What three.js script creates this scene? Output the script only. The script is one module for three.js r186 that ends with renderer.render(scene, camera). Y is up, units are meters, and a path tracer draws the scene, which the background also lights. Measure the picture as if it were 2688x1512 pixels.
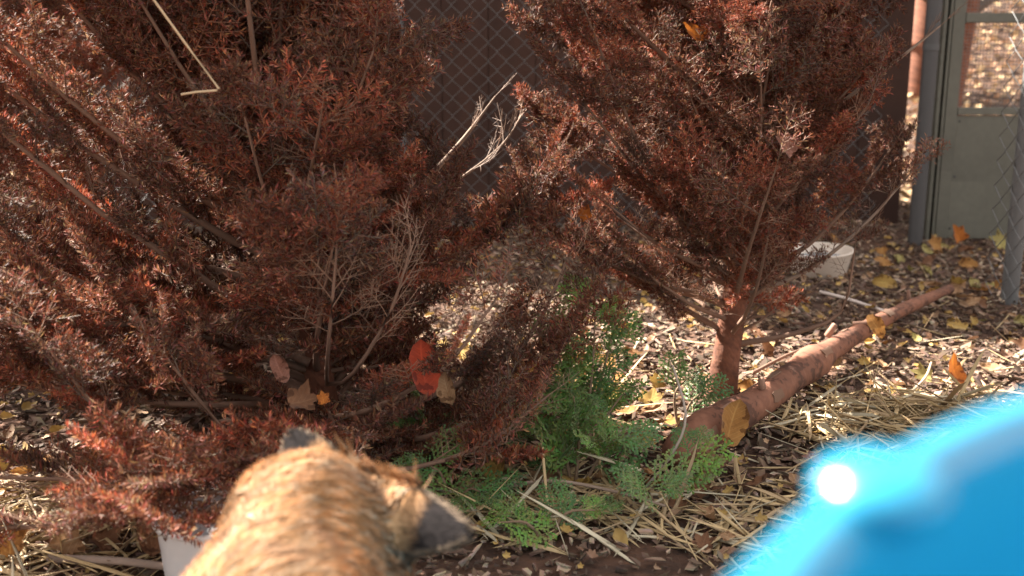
import * as THREE from 'three';
import { MarchingCubes } from 'three/addons/objects/MarchingCubes.js';
import { mergeGeometries, mergeVertices } from 'three/addons/utils/BufferGeometryUtils.js';
import { RoundedBoxGeometry } from 'three/addons/geometries/RoundedBoxGeometry.js';

// ───────────── camera, sky, sun, exposure ─────────────
const scene = new THREE.Scene();
const camera = new THREE.PerspectiveCamera(31.3, 16 / 9, 0.02, 200);
camera.position.set(0, 0.67, 0);
camera.rotation.set(-12 * Math.PI / 180, 0, 0);
camera.focus = 1.75;
camera.userData.fStop = 4.4;
scene.add(camera);

const renderer = new THREE.WebGLRenderer({ antialias: true });
renderer.toneMapping = THREE.LinearToneMapping;
renderer.toneMappingExposure = 6.3;
renderer.shadowMap.enabled = true;

const SUN = new THREE.Vector3(-0.60, 0.60, -0.53).normalize();
{ // pale hazy autumn sky: a little brighter towards the sun and the horizon
  const W = 256, H = 128, d = new Float32Array(W * H * 4), v = new THREE.Vector3();
  for (let y = 0; y < H; y++) for (let x = 0; x < W; x++) {
    const el = (y + 0.5) / H * Math.PI - Math.PI / 2, az = (x + 0.5) / W * 2 * Math.PI - Math.PI, o = (y * W + x) * 4;
    v.set(Math.cos(el) * Math.cos(az), Math.sin(el), Math.cos(el) * Math.sin(az));
    const up = Math.max(0, v.y), haze = Math.pow(1 - up, 3), near = Math.pow(Math.max(0, v.dot(SUN)), 6), k = 0.215 + 0.10 * haze + 0.25 * near;
    d[o] = k * (1.0 + 0.06 * haze + 0.06 * near); d[o + 1] = k * (0.97 + 0.03 * haze); d[o + 2] = k * (0.97 - 0.04 * haze - 0.08 * near); d[o + 3] = 1;
  }
  const t = new THREE.DataTexture(d, W, H, THREE.RGBAFormat, THREE.FloatType);
  t.mapping = THREE.EquirectangularReflectionMapping; t.magFilter = t.minFilter = THREE.LinearFilter; t.needsUpdate = true;
  scene.background = t; scene.environment = t;
}

const sun = new THREE.DirectionalLight(new THREE.Color(1.0, 0.93, 0.82), 5);
sun.name = 'sun';
sun.position.copy(SUN).multiplyScalar(20);
sun.target.position.set(0, 0, -2);
sun.castShadow = true;
sun.shadow.radius = 1;
sun.shadow.mapSize.set(4096, 4096);
Object.assign(sun.shadow.camera, { left: -6, right: 6, top: 6, bottom: -6, near: 1, far: 60 });
scene.add(sun, sun.target);

// ───────────── helpers ─────────────
function rngOf(seed) {
  let a = seed >>> 0;
  return () => { a |= 0; a = a + 0x6D2B79F5 | 0; let t = Math.imul(a ^ a >>> 15, 1 | a); t = t + Math.imul(t ^ t >>> 7, 61 | t) ^ t; return ((t ^ t >>> 14) >>> 0) / 4294967296; };
}
const V = (x, y, z) => new THREE.Vector3(x, y, z);
const lerp = (a, b, t) => a + (b - a) * t;
const clamp = (x, a, b) => Math.min(b, Math.max(a, x));
const rgb = (r, g, b) => new THREE.Color().setRGB(r, g, b);
function hash2(i, j) { let h = Math.imul(i, 374761393) + Math.imul(j, 668265263) | 0; h = Math.imul(h ^ h >>> 13, 1274126177); return ((h ^ h >>> 16) >>> 0) / 4294967296; }
function noise2(x, y) {
  const i = Math.floor(x), j = Math.floor(y), u = x - i, v = y - j, a = u * u * (3 - 2 * u), b = v * v * (3 - 2 * v);
  return lerp(lerp(hash2(i, j), hash2(i + 1, j), a), lerp(hash2(i, j + 1), hash2(i + 1, j + 1), a), b);
}
const fbm = (x, y, o = 4) => { let s = 0, a = 0.5, n = 0; for (let k = 0; k < o; k++) { s += a * noise2(x, y); n += a; x = x * 2.03 + 11.7; y = y * 2.03 + 5.3; a *= 0.5; } return s / n; };

const taken = new Map();
function numbered(name) { const n = taken.get(name) ?? 0; taken.set(name, n + 1); return n ? `${name}_${String(n).padStart(3, '0')}` : name; }
function tag(o, label, category, group, kind) {
  o.userData.label = label; o.userData.category = category;
  if (group) o.userData.group = group;
  if (kind) o.userData.kind = kind;
  return o;
}
function shade(o) { o.castShadow = true; o.receiveShadow = true; return o; }
function thing(name, label, category, pos = [0, 0, 0], turn = 0, group) {
  const g = new THREE.Group(); g.name = numbered(name); g.position.set(...pos); g.rotation.y = turn;
  scene.add(g); return tag(g, label, category, group);
}
function part(name, geo, mat, parent) { const m = shade(new THREE.Mesh(geo, mat)); m.name = name; parent.add(m); return m; }
function single(name, geo, mat, label, category, group, kind) {
  const m = shade(new THREE.Mesh(geo, mat)); m.name = numbered(name); scene.add(m); return tag(m, label, category, group, kind);
}
function structure(name, geo, mat) { const m = shade(new THREE.Mesh(geo, mat)); m.name = name; m.userData.kind = 'structure'; scene.add(m); return m; }

class Geo {   // triangle collector with vertex colours
  constructor() { this.p = []; this.c = []; this.i = []; }
  v(x, y, z, c) { this.p.push(x, y, z); this.c.push(c[0], c[1], c[2]); return this.p.length / 3 - 1; }
  t(a, b, c) { this.i.push(a, b, c); }
  build() {
    const g = new THREE.BufferGeometry();
    g.setAttribute('position', new THREE.Float32BufferAttribute(this.p, 3));
    g.setAttribute('color', new THREE.Float32BufferAttribute(this.c, 3));
    g.setIndex(this.i); g.computeVertexNormals(); return g;
  }
  // a tapered tube along points
  tube(pts, radii, sides, c, wobble = 0, rnd = Math.random) {
    let prev = null; const N = pts.length, n = V(0, 0, 0), b = V(0, 0, 0), t = V(0, 0, 0);
    for (let k = 0; k < N; k++) {
      t.copy(pts[Math.min(k + 1, N - 1)]).sub(pts[Math.max(k - 1, 0)]).normalize();
      n.set(0, 1, 0); if (Math.abs(t.y) > 0.85) n.set(0, 0, 1);
      b.crossVectors(t, n).normalize(); n.crossVectors(b, t);
      const ring = [];
      for (let s = 0; s < sides; s++) {
        const a = s / sides * Math.PI * 2, r = radii[k] * (1 + (wobble ? (rnd() - 0.5) * wobble : 0)), ca = Math.cos(a) * r, sa = Math.sin(a) * r;
        const cc = typeof c === 'function' ? c(k, s) : c;
        ring.push(this.v(pts[k].x + b.x * ca + n.x * sa, pts[k].y + b.y * ca + n.y * sa, pts[k].z + b.z * ca + n.z * sa, cc));
      }
      if (prev) for (let s = 0; s < sides; s++) { const s2 = (s + 1) % sides; this.t(prev[s], ring[s], prev[s2]); this.t(prev[s2], ring[s], ring[s2]); }
      else if (sides > 3) { const m = this.v(pts[k].x, pts[k].y, pts[k].z, typeof c === 'function' ? c(k, 0) : c); for (let s = 0; s < sides; s++) this.t(m, ring[s], ring[(s + 1) % sides]); }
      prev = ring;
    }
    if (sides > 3) { const q = pts[N - 1], m = this.v(q.x, q.y, q.z, typeof c === 'function' ? c(N - 1, 0) : c); for (let s = 0; s < sides; s++) this.t(m, prev[(s + 1) % sides], prev[s]); }
  }
}
function curvePts(list, n) { const c = new THREE.CatmullRomCurve3(list); return Array.from({ length: n + 1 }, (_, k) => c.getPoint(k / n)); }
function noiseTexture(size, fn, srgb = true) {
  const d = new Uint8Array(size * size * 4);
  for (let y = 0; y < size; y++) for (let x = 0; x < size; x++) {
    const c = fn(x / size, y / size), o = (y * size + x) * 4;
    d[o] = clamp(c[0], 0, 1) * 255; d[o + 1] = clamp(c[1], 0, 1) * 255; d[o + 2] = clamp(c[2], 0, 1) * 255; d[o + 3] = 255;
  }
  const t = new THREE.DataTexture(d, size, size); t.wrapS = t.wrapT = THREE.RepeatWrapping; t.magFilter = THREE.LinearFilter; t.minFilter = THREE.LinearMipmapLinearFilter; t.generateMipmaps = true;
  if (srgb) t.colorSpace = THREE.SRGBColorSpace; t.needsUpdate = true; return t;
}
const std = (o) => new THREE.MeshStandardMaterial({ side: THREE.DoubleSide, ...o });
const phys = (o) => new THREE.MeshPhysicalMaterial({ side: THREE.DoubleSide, ...o });

// ───────────── ground and terrain ─────────────
function gh(x, z) {
  let y = (fbm(x * 3.1 + 40, z * 3.1 + 9, 3) - 0.5) * 0.035 + (fbm(x * 14, z * 14, 2) - 0.5) * 0.012;
  y += 0.075 * Math.exp(-(((x - 1.30) / 0.42) ** 2) - ((z + 4.02) / 0.2) ** 2);          // ridge of mulch at the fence
  const d = Math.hypot(x, z + 4);
  if (z < -7) y += (Math.max(0, -z - 7) ** 1.35) * 0.13;                                  // wooded slope behind
  if (z < -5) y += (fbm(x * 0.5, z * 0.5, 3) - 0.5) * 0.25 * clamp((-z - 5) / 3, 0, 1);
  if (d > 20) y += Math.max(0, d - 20) * 0.05;
  return y;
}
const soilTex = noiseTexture(512, (u, v) => {
  const n = fbm(u * 24, v * 24, 5), m = fbm(u * 90 + 7, v * 90, 2), k = 0.55 * n + 0.45 * m;
  return [0.17 + 0.28 * k, 0.115 + 0.2 * k, 0.085 + 0.15 * k];
});
soilTex.repeat.set(1 / 1.3, 1 / 1.3);
const soilBump = noiseTexture(512, (u, v) => { const n = fbm(u * 60, v * 60, 4); return [n, n, n]; }, false);
soilBump.repeat.set(1 / 0.9, 1 / 0.9);
{
  const ax = [], az = [];
  for (let x = -60; x < -3.2; x += x < -10 ? 4 : 0.7) ax.push(x);
  for (let x = -3.2; x <= 3.2; x += 0.04) ax.push(x);
  for (let x = 3.5; x <= 60; x += x > 10 ? 4 : 0.7) ax.push(x);
  for (let z = 40; z > 0.8; z -= z > 6 ? 4 : 0.6) az.push(z);
  for (let z = 0.8; z >= -6; z -= 0.04) az.push(z);
  for (let z = -6.3; z >= -70; z -= z < -16 ? 4 : 0.4) az.push(z);
  const pos = [], uv = [], idx = [];
  for (const z of az) for (const x of ax) { pos.push(x, gh(x, z), z); uv.push(x, z); }
  for (let j = 0; j < az.length - 1; j++) for (let i = 0; i < ax.length - 1; i++) { const a = j * ax.length + i, b = a + 1, c = a + ax.length, d = c + 1; idx.push(a, b, c, b, d, c); }
  const g = new THREE.BufferGeometry();
  g.setAttribute('position', new THREE.Float32BufferAttribute(pos, 3)); g.setAttribute('uv', new THREE.Float32BufferAttribute(uv, 2));
  g.setIndex(idx); g.computeVertexNormals();
  structure('ground', g, std({ map: soilTex, bumpMap: soilBump, bumpScale: 0.012, roughness: 1 }));
}

// instanced "stuff" builder
const M4 = new THREE.Matrix4(), Q = new THREE.Quaternion(), S3 = V(1, 1, 1);
function copiesOf(name, geo, mat, list, parent) {   // list: {p, q, s, c}
  const im = new THREE.InstancedMesh(geo, mat, list.length); im.name = name; im.userData.kind = 'stuff';
  list.forEach((o, k) => { im.setMatrixAt(k, M4.compose(o.p, o.q, o.s)); im.setColorAt(k, o.c); });
  im.castShadow = im.receiveShadow = true; (parent ?? scene).add(im); return im;
}
function frame(dir, up) {   // quaternion: local +y along dir, local +z near up
  const y = dir.clone().normalize(), x = V(0, 0, 0).crossVectors(y, up); if (x.lengthSq() < 1e-6) x.set(1, 0, 0); x.normalize();
  const z = V(0, 0, 0).crossVectors(x, y);
  return new THREE.Quaternion().setFromRotationMatrix(new THREE.Matrix4().makeBasis(x, y, z));
}

// wood chips
{
  const rnd = rngOf(11), mat = std({ vertexColors: true, roughness: 0.95 });
  for (let v = 0; v < 4; v++) {
    const g = new Geo(), w = 0.5, pts = [];
    for (const y of [0, 1]) for (const [sx, sz] of [[-1, -1], [1, -1], [1, 1], [-1, 1]])
      pts.push(g.v((sx * w + (rnd() - 0.5) * 0.55) * (sx > 0 ? 1 : 1.05), (y - 0.5) + (rnd() - 0.5) * 0.7, (sz * w + (rnd() - 0.5) * 0.5), [1, 1, 1].map((k) => k * (0.8 + 0.35 * rnd()))));
    const q = (a, b, c, d) => { g.t(a, b, c); g.t(a, c, d); };
    q(0, 1, 2, 3); q(7, 6, 5, 4); for (let k = 0; k < 4; k++) { const n = (k + 1) % 4; q(k, n, n + 4, k + 4); }
    let geo = g.build(); geo = geo.toNonIndexed(); geo.computeVertexNormals();
    const list = [];
    for (let k = 0; k < 17000; k++) {
      const near = k > 13000, z = near ? 0.5 - rnd() * 1.5 : -0.9 - Math.pow(rnd(), 0.8) * 4.3, x = (rnd() - 0.5) * (near ? 2.4 : 1.1 + -z * 1.12);
      const L = (0.009 + 0.026 * rnd() ** 2) * (z > -1.6 ? 0.75 : 1), W = L * (0.18 + 0.34 * rnd()), T = 0.002 + 0.0035 * rnd();
      const t = rnd(), br = 0.5 + 0.9 * rnd();
      const c = t < 0.5 ? rgb(0.11 * br, 0.068 * br, 0.045 * br) : t < 0.8 ? rgb(0.2 * br, 0.135 * br, 0.09 * br) : rgb(0.36 * br, 0.27 * br, 0.19 * br);
      list.push({ p: V(x, gh(x, z) + 0.004 + rnd() * 0.01, z), q: new THREE.Quaternion().setFromEuler(new THREE.Euler((rnd() - 0.5) * 0.9, rnd() * 6.3, (rnd() - 0.5) * 0.9)), s: V(L, T, W), c });
    }
    const im = copiesOf(numbered('wood_chip_mulch'), geo, mat, list);
    tag(im, ['grey brown wood chips covering the enclosure floor', 'flat slivers of wood mixed through the floor mulch', 'small bark crumbs mixed through the floor mulch', 'thick chunks of wood mixed through the floor mulch'][v], 'mulch', null, 'stuff');
  }
}

// straw
const strawMat = std({ vertexColors: true, roughness: 0.7 });
function strawGeo(seed, bend) {
  const g = new Geo(), r = rngOf(seed);
  const pts = curvePts([V(0, -0.5, 0), V(bend * 0.5, -0.15, 0.02), V(bend * 0.4, 0.2, -bend * 0.2), V(0, 0.5, 0)], 4);
  g.tube(pts, pts.map(() => 0.5), 5, () => { const k = 0.85 + 0.3 * r(); return [k, k, k]; });
  const geo = g.build(); geo.scale(1, 1, 1); return geo;
}
function strawThin(seed, bend) { // tube radius 0.5 only across: squeeze via instance scale, so keep bend small in units of width
  return strawGeo(seed, bend);
}
{
  const rnd = rngOf(77), geos = [strawThin(1, 6), strawThin(2, -9), strawThin(3, 2)];
  const zones = [ // cx, cz, rx, rz, count, lift
    [0.72, -1.80, 0.26, 0.17, 620, 0.03], [0.50, -1.42, 0.34, 0.22, 420, 0.01], [0.05, -1.50, 0.22, 0.16, 330, 0.015], [-0.72, -1.36, 0.3, 0.22, 520, 0.02],
    [0.30, -1.9, 0.7, 0.6, 260, 0.005], [1.0, -2.6, 0.7, 0.8, 170, 0.003], [0.86, -1.86, 0.2, 0.1, 300, 0.05],
  ];
  const lists = [[], [], []];
  for (const [cx, cz, rx, rz, n, lift] of zones) for (let k = 0; k < n * 0.7; k++) {
    const a = rnd() * 6.283, r = Math.sqrt(rnd()) * (0.6 + 0.5 * rnd()), x = cx + Math.cos(a) * r * rx, z = cz + Math.sin(a) * r * rz;
    const L = 0.035 + 0.085 * rnd() ** 1.5, W = 0.0009 + 0.001 * rnd(), up = (rnd() - 0.5) * (rnd() < 0.12 ? 1.5 : 0.35);
    const dir = V(Math.cos(a * 3.1 + rnd() * 3), up, Math.sin(a * 3.1 + rnd() * 3)), br = 0.75 + 0.5 * rnd(), t = rnd();
    const c = t < 0.6 ? rgb(0.46 * br, 0.33 * br, 0.17 * br) : t < 0.85 ? rgb(0.36 * br, 0.25 * br, 0.14 * br) : rgb(0.5 * br, 0.43 * br, 0.3 * br);
    lists[Math.floor(rnd() * 3)].push({ p: V(x, gh(x, z) + 0.006 + Math.abs(up) * L * 0.4 + rnd() * lift, z), q: frame(dir, V(rnd() - 0.5, 1, rnd() - 0.5)), s: V(W, L, W), c });
  }
  ['loose dry straw scattered over the ground in front of the log', 'bent straw stalks tangled on the ground beside the barrel', 'short straight bits of straw lying across the litter'].forEach((l, k) => tag(copiesOf(numbered('straw'), geos[k], strawMat, lists[k]), l, 'straw', null, 'stuff'));
}

// ───────────── leaves ─────────────
function leafGeo(kind, seed, curl) {
  const rnd = rngOf(seed), out = [];
  if (kind === 'maple') {
    const lobes = [[0, 1], [24, 0.62], [50, 0.93], [76, 0.5], [108, 0.66], [145, 0.38], [172, 0.3]];
    const full = [];
    for (const [a, r] of lobes) full.push([a, r * (0.92 + 0.16 * rnd())]);
    const sideA = []; for (let k = 0; k < full.length - 1; k++) { const [a0, r0] = full[k], [a1, r1] = full[k + 1]; for (let j = 0; j < 3; j++) { const t = j / 3; sideA.push([lerp(a0, a1, t), lerp(r0, r1, t) * (j ? 0.93 + 0.16 * rnd() : 1)]); } }
    sideA.push([172, 0.28]);
    for (const [a, r] of sideA) out.push([a, r]);
    for (let k = sideA.length - 1; k > 0; k--) out.push([-sideA[k][0], sideA[k][1] * (0.94 + 0.12 * rnd())]);
  } else {
    const n = 22; for (let k = 0; k < n; k++) { const a = k / n * 360, c = Math.cos(a * Math.PI / 180), w = kind === 'oval' ? 0.62 : 0.42; const s = Math.sin(a * Math.PI / 180); const r = 1 / Math.hypot(c, s / w) * (1 + (k % 2 ? 0.03 : -0.03)); out.push([a, r * (c > 0.97 ? 1.16 : 1) * (0.94 + 0.12 * rnd())]); }
  }
  const g = new Geo(), n = out.length, ang = rnd() * 6.28, f2 = (rnd() - 0.5) * 2;
  const put = (x, y) => {
    const u = x * Math.cos(ang) + y * Math.sin(ang), r = Math.hypot(x, y);
    const z = (kind === 'maple' ? 0.06 : 0.3) * Math.abs(x) + curl * (u * u * 0.75 + 0.18 * f2 * x * y) + 0.14 * curl * Math.sin(5 * x + 3 * seed) * r + 0.10 * Math.abs(x) + 0.06 * Math.sin(9 * y + seed) * r;
    const spot = fbm(x * 2.2 + seed, y * 2.2 + seed * 0.7, 3), e = r > 0.85 ? 0.8 : 1, k = clamp(0.62 + 0.75 * spot, 0.4, 1.25) * e;
    return g.v(x * (1 - 0.12 * Math.abs(curl) * Math.abs(x)), y, z, [k, k * lerp(0.85, 1.05, spot), k * lerp(0.7, 1.1, spot)]);
  };
  const c0 = put(0, 0), rings = [0.34, 0.68, 1].map((s) => out.map(([a, r]) => { const rr = s < 1 ? s * lerp(0.72, r, s) : r, t = a * Math.PI / 180; return put(Math.sin(t) * rr, Math.cos(t) * rr); }));
  for (let k = 0; k < n; k++) { const m = (k + 1) % n; g.t(c0, rings[0][k], rings[0][m]); for (let j = 0; j < 2; j++) { g.t(rings[j][k], rings[j + 1][k], rings[j][m]); g.t(rings[j][m], rings[j + 1][k], rings[j + 1][m]); } }
  const p = curvePts([V(0, -0.25, 0.01), V(0.02, -0.7, 0.06), V(0.1, -1.15, 0.02 + 0.2 * rnd())], 4); g.tube(p, p.map(() => 0.018), 3, [0.7, 0.55, 0.4]);
  const geo = g.build(), uv = []; for (let k = 0; k < geo.attributes.position.count; k++) uv.push(geo.attributes.position.getX(k) * 0.5 + 0.5, geo.attributes.position.getY(k) * 0.5 + 0.5);
  geo.setAttribute('uv', new THREE.Float32BufferAttribute(uv, 2)); geo.scale(0.5, 0.5, 0.5); return geo;   // about 1 across
}
const leafGeos = [['maple', 3, 0.25], ['maple', 8, 0.6], ['maple', 14, -0.4], ['maple', 21, 0.95], ['oval', 5, 0.5], ['oval', 9, -0.45], ['narrow', 12, 0.7], ['oval', 17, 1.1]].map((a) => leafGeo(...a));
const veinTex = noiseTexture(256, (u, v) => {   // midrib, side veins and brown blotches of a dry leaf
  const x = Math.abs(u * 2 - 1), y = v * 2 - 1, s = (y - x * 0.9) * 4.2, side = Math.abs(s - Math.round(s)) * 2, vein = Math.max(x < 0.025 ? 1 : 0, side < 0.12 ? 0.75 : 0), n = fbm(u * 7, v * 7, 4), m = fbm(u * 30 + 3, v * 30, 3), sp = n > 0.6 ? 0.72 : 1, k = (0.80 + 0.16 * m + 0.10 * vein) * sp;
  return [k, k * (0.97 + 0.05 * vein) * (sp < 1 ? 0.93 : 1), k * (0.94 + 0.12 * vein) * (sp < 1 ? 0.85 : 1)];
});
const leafMat = (r, g, b, t = 0.3) => phys({ map: veinTex, color: rgb(r, g, b), vertexColors: true, roughness: 0.82, transmission: t, thickness: 0, specularIntensity: 0.5 });
const LM = { yellow: leafMat(0.53, 0.37, 0.11), gold: leafMat(0.47, 0.25, 0.075), orange: leafMat(0.58, 0.2, 0.035), red: leafMat(0.62, 0.09, 0.035, 0.5), tan: leafMat(0.47, 0.3, 0.17), brown: leafMat(0.23, 0.115, 0.06), olive: leafMat(0.42, 0.38, 0.14), pink: leafMat(0.33, 0.16, 0.12) };
function leafAt(geo, mat, size, pos, euler, label, group) {
  const m = single('fallen_leaf', geo, mat, label, 'leaf', group);
  m.position.set(...pos); m.rotation.set(...euler); m.scale.set(size, size, size); return m;
}
{
  // small leaf scraps of the litter
  const rnd = rngOf(501), mat = phys({ vertexColors: true, roughness: 0.85, transmission: 0.2, thickness: 0 });
  const labels = ['curled leaf scraps mixed through the litter', 'torn yellow and tan leaf bits on the mulch', 'small oval leaf bits lying over the mulch'];
  [leafGeos[3], leafGeos[1], leafGeos[7]].forEach((geo, gi) => {
    const list = [];
    for (let k = 0; k < 2600; k++) {
      const z = -1.0 - Math.pow(rnd(), 0.75) * 4.4, x = (rnd() - 0.5) * (1.2 + -z * 1.15);
      const s = 0.014 + 0.022 * rnd() ** 1.5, t = rnd(), br = 0.6 + 0.6 * rnd();
      const c = t < 0.33 ? rgb(0.5 * br, 0.33 * br, 0.1 * br) : t < 0.7 ? rgb(0.38 * br, 0.24 * br, 0.14 * br) : rgb(0.22 * br, 0.12 * br, 0.07 * br);
      list.push({ p: V(x, gh(x, z) + 0.009 + rnd() * 0.012, z), q: new THREE.Quaternion().setFromEuler(new THREE.Euler(-Math.PI / 2 + (rnd() - 0.5) * 1.3, (rnd() - 0.5) * 1.0, rnd() * 6.3)), s: V(s, s, s), c });
    }
    tag(copiesOf(numbered('leaf_litter'), geo, mat, list), labels[gi], 'litter', null, 'stuff');
  });
  // sunlit litter beyond the fence
  const far = [[], [], []];
  for (let k = 0; k < 21000; k++) {
    const z = -4.7 - Math.pow(rnd(), 0.9) * 10, x = (rnd() - 0.5) * (3 + -z * 1.25), s = 0.05 + 0.06 * rnd(), t = rnd(), br = 0.6 + 0.6 * rnd();
    const c = t < 0.45 ? rgb(0.5 * br, 0.36 * br, 0.2 * br) : t < 0.8 ? rgb(0.45 * br, 0.26 * br, 0.15 * br) : rgb(0.2 * br, 0.13 * br, 0.09 * br);
    far[k % 3].push({ p: V(x, gh(x, z) + 0.02 + rnd() * 0.03, z), q: new THREE.Quaternion().setFromEuler(new THREE.Euler(-Math.PI / 2 + (rnd() - 0.5) * 1.5, (rnd() - 0.5) * 1.3, rnd() * 6.3)), s: V(s, s, s), c });
  }
  far.forEach((l, k) => tag(copiesOf(numbered('woodland_leaf_litter'), leafGeos[[1, 3, 4][k]], mat, l), ['sunlit maple leaf carpet beyond the wire fence', 'curled sunlit leaves on the slope beyond the fence', 'oval sunlit leaves on the slope beyond the fence'][k], 'litter', null, 'stuff'));
}

// ───────────── dead firs ─────────────
const NEEDLE = [[0.28, 0.098, 0.052], [0.2, 0.07, 0.039], [0.38, 0.18, 0.11], [0.11, 0.042, 0.027]];
function sprayGeo(seed, L, needled) {
  const g = new Geo(), rnd = rngOf(seed), stemC = [0.25, 0.15, 0.10];
  const twig = (p0, dir, len, r, level) => {
    const bend = V((rnd() - 0.5) * 0.25, 0, (rnd() - 0.2) * 0.25), n = 4, pts = [];
    for (let k = 0; k <= n; k++) { const t = k / n; pts.push(p0.clone().addScaledVector(dir, len * t).addScaledVector(bend, len * t * t)); }
    g.tube(pts, pts.map((_, k) => r * (1 - 0.55 * k / n)), 3, stemC);
    if (needled) {
      const count = Math.round(len * (needled * 860));
      for (let k = 0; k < count; k++) {
        const t = 0.04 + 0.96 * rnd(), ii = Math.min(n - 1, Math.floor(t * n)), f = t * n - ii;
        const p = pts[ii].clone().lerp(pts[ii + 1], f), ax = pts[ii + 1].clone().sub(pts[ii]).normalize();
        const phi = rnd() * 6.283, lean = 0.65 + 0.6 * rnd();
        const side = V(Math.cos(phi), 0, Math.sin(phi) * 0.75 + 0.22); side.addScaledVector(ax, -side.dot(ax)).normalize();
        const d = ax.clone().multiplyScalar(Math.cos(lean)).addScaledVector(side, Math.sin(lean)).normalize();
        const nl = (0.009 + 0.007 * rnd()) * (t > 0.93 ? 0.8 : 1), w = 0.00125, e = V(0, 0, 0).crossVectors(d, V(rnd() - 0.5, rnd() - 0.5, rnd() - 0.5)).normalize().multiplyScalar(w);
        const c = NEEDLE[Math.floor(rnd() * 4)].map((q) => q * (0.75 + 0.5 * rnd())), m = p.clone().addScaledVector(d, nl * 0.55), tip = p.clone().addScaledVector(d, nl).add(V(0, 0, nl * 0.12));
        const a = g.v(p.x, p.y, p.z, c), b = g.v(m.x + e.x, m.y + e.y, m.z + e.z, c), cc = g.v(m.x - e.x, m.y - e.y, m.z - e.z, c), dd = g.v(tip.x, tip.y, tip.z, c);
        g.t(a, b, cc); g.t(b, dd, cc);
      }
    }
    if (level < 2) {
      const pairs = level === 0 ? 4 : (len > 0.05 ? 1 : 0);
      for (let k = 0; k < pairs; k++) for (const s of [-1, 1]) {
        if (rnd() < (needled ? 0.12 : 0.3)) continue;
        const t = level === 0 ? 0.2 + 0.68 * (k + 0.4 * rnd()) / pairs : 0.45, ii = Math.min(n - 1, Math.floor(t * n));
        const ax = pts[ii + 1].clone().sub(pts[ii]).normalize(), sd = V(ax.y, -ax.x, 0).normalize().multiplyScalar(s), a = 0.7 + 0.3 * rnd();
        const d = ax.clone().multiplyScalar(Math.cos(a)).addScaledVector(sd, Math.sin(a)).add(V(0, 0, (rnd() - 0.5) * 0.3)).normalize();
        twig(pts[ii].clone().lerp(pts[ii + 1], t * n - ii), d, len * (level === 0 ? (0.55 - 0.3 * t) : 0.5) * (0.8 + 0.4 * rnd()), r * 0.7, level + 1);
      }
    }
  };
  twig(V(0, 0, 0), V(0, 1, 0), L, needled ? 0.0016 : 0.0019, 0);
  return g.build();
}
const fullSprays = [1, 2, 3, 4, 5].map((k) => sprayGeo(100 + k, 0.13 + 0.012 * k, 1));
const thinSprays = [1, 2].map((k) => sprayGeo(200 + k, 0.15, 0.4));
const bareTwigs = [1, 2, 3].map((k) => sprayGeo(300 + k, 0.16, 0));
const needleMat = phys({ vertexColors: true, roughness: 0.7, transmission: 0.45, thickness: 0, specularIntensity: 0.35 });
const twigMat = std({ vertexColors: true, roughness: 0.7 });
const barkTex = noiseTexture(256, (u, v) => { const n = fbm(u * 9, v * 30, 4), m = fbm(u * 40 + 5, v * 60, 3); const k = 0.5 * n + 0.5 * m; return [0.26 + 0.34 * k, 0.16 + 0.22 * k, 0.12 + 0.16 * k]; });
const barkBump = noiseTexture(256, (u, v) => { const n = fbm(u * 14, v * 40, 4); return [n, n, n]; }, false);
const branchMat = std({ vertexColors: true, roughness: 0.9 });

function barkTube(pts, radii, sides, seed, wob = 0.08) {   // with uv in metres
  const g = new Geo(), r = rngOf(seed); g.tube(pts, radii, sides, [1, 1, 1], wob, r);
  const geo = g.build(), p = geo.attributes.position, uv = []; for (let k = 0; k < p.count; k++) { const s = k % sides; uv.push(s / sides * 0.6 * (s < sides ? 1 : 0), p.getY(k) * 2.2 + p.getX(k) * 1.1); }
  geo.setAttribute('uv', new THREE.Float32BufferAttribute(uv, 2)); return geo;
}
const trunkMat = std({ map: barkTex, bumpMap: barkBump, bumpScale: 0.004, roughness: 0.95 });

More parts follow.
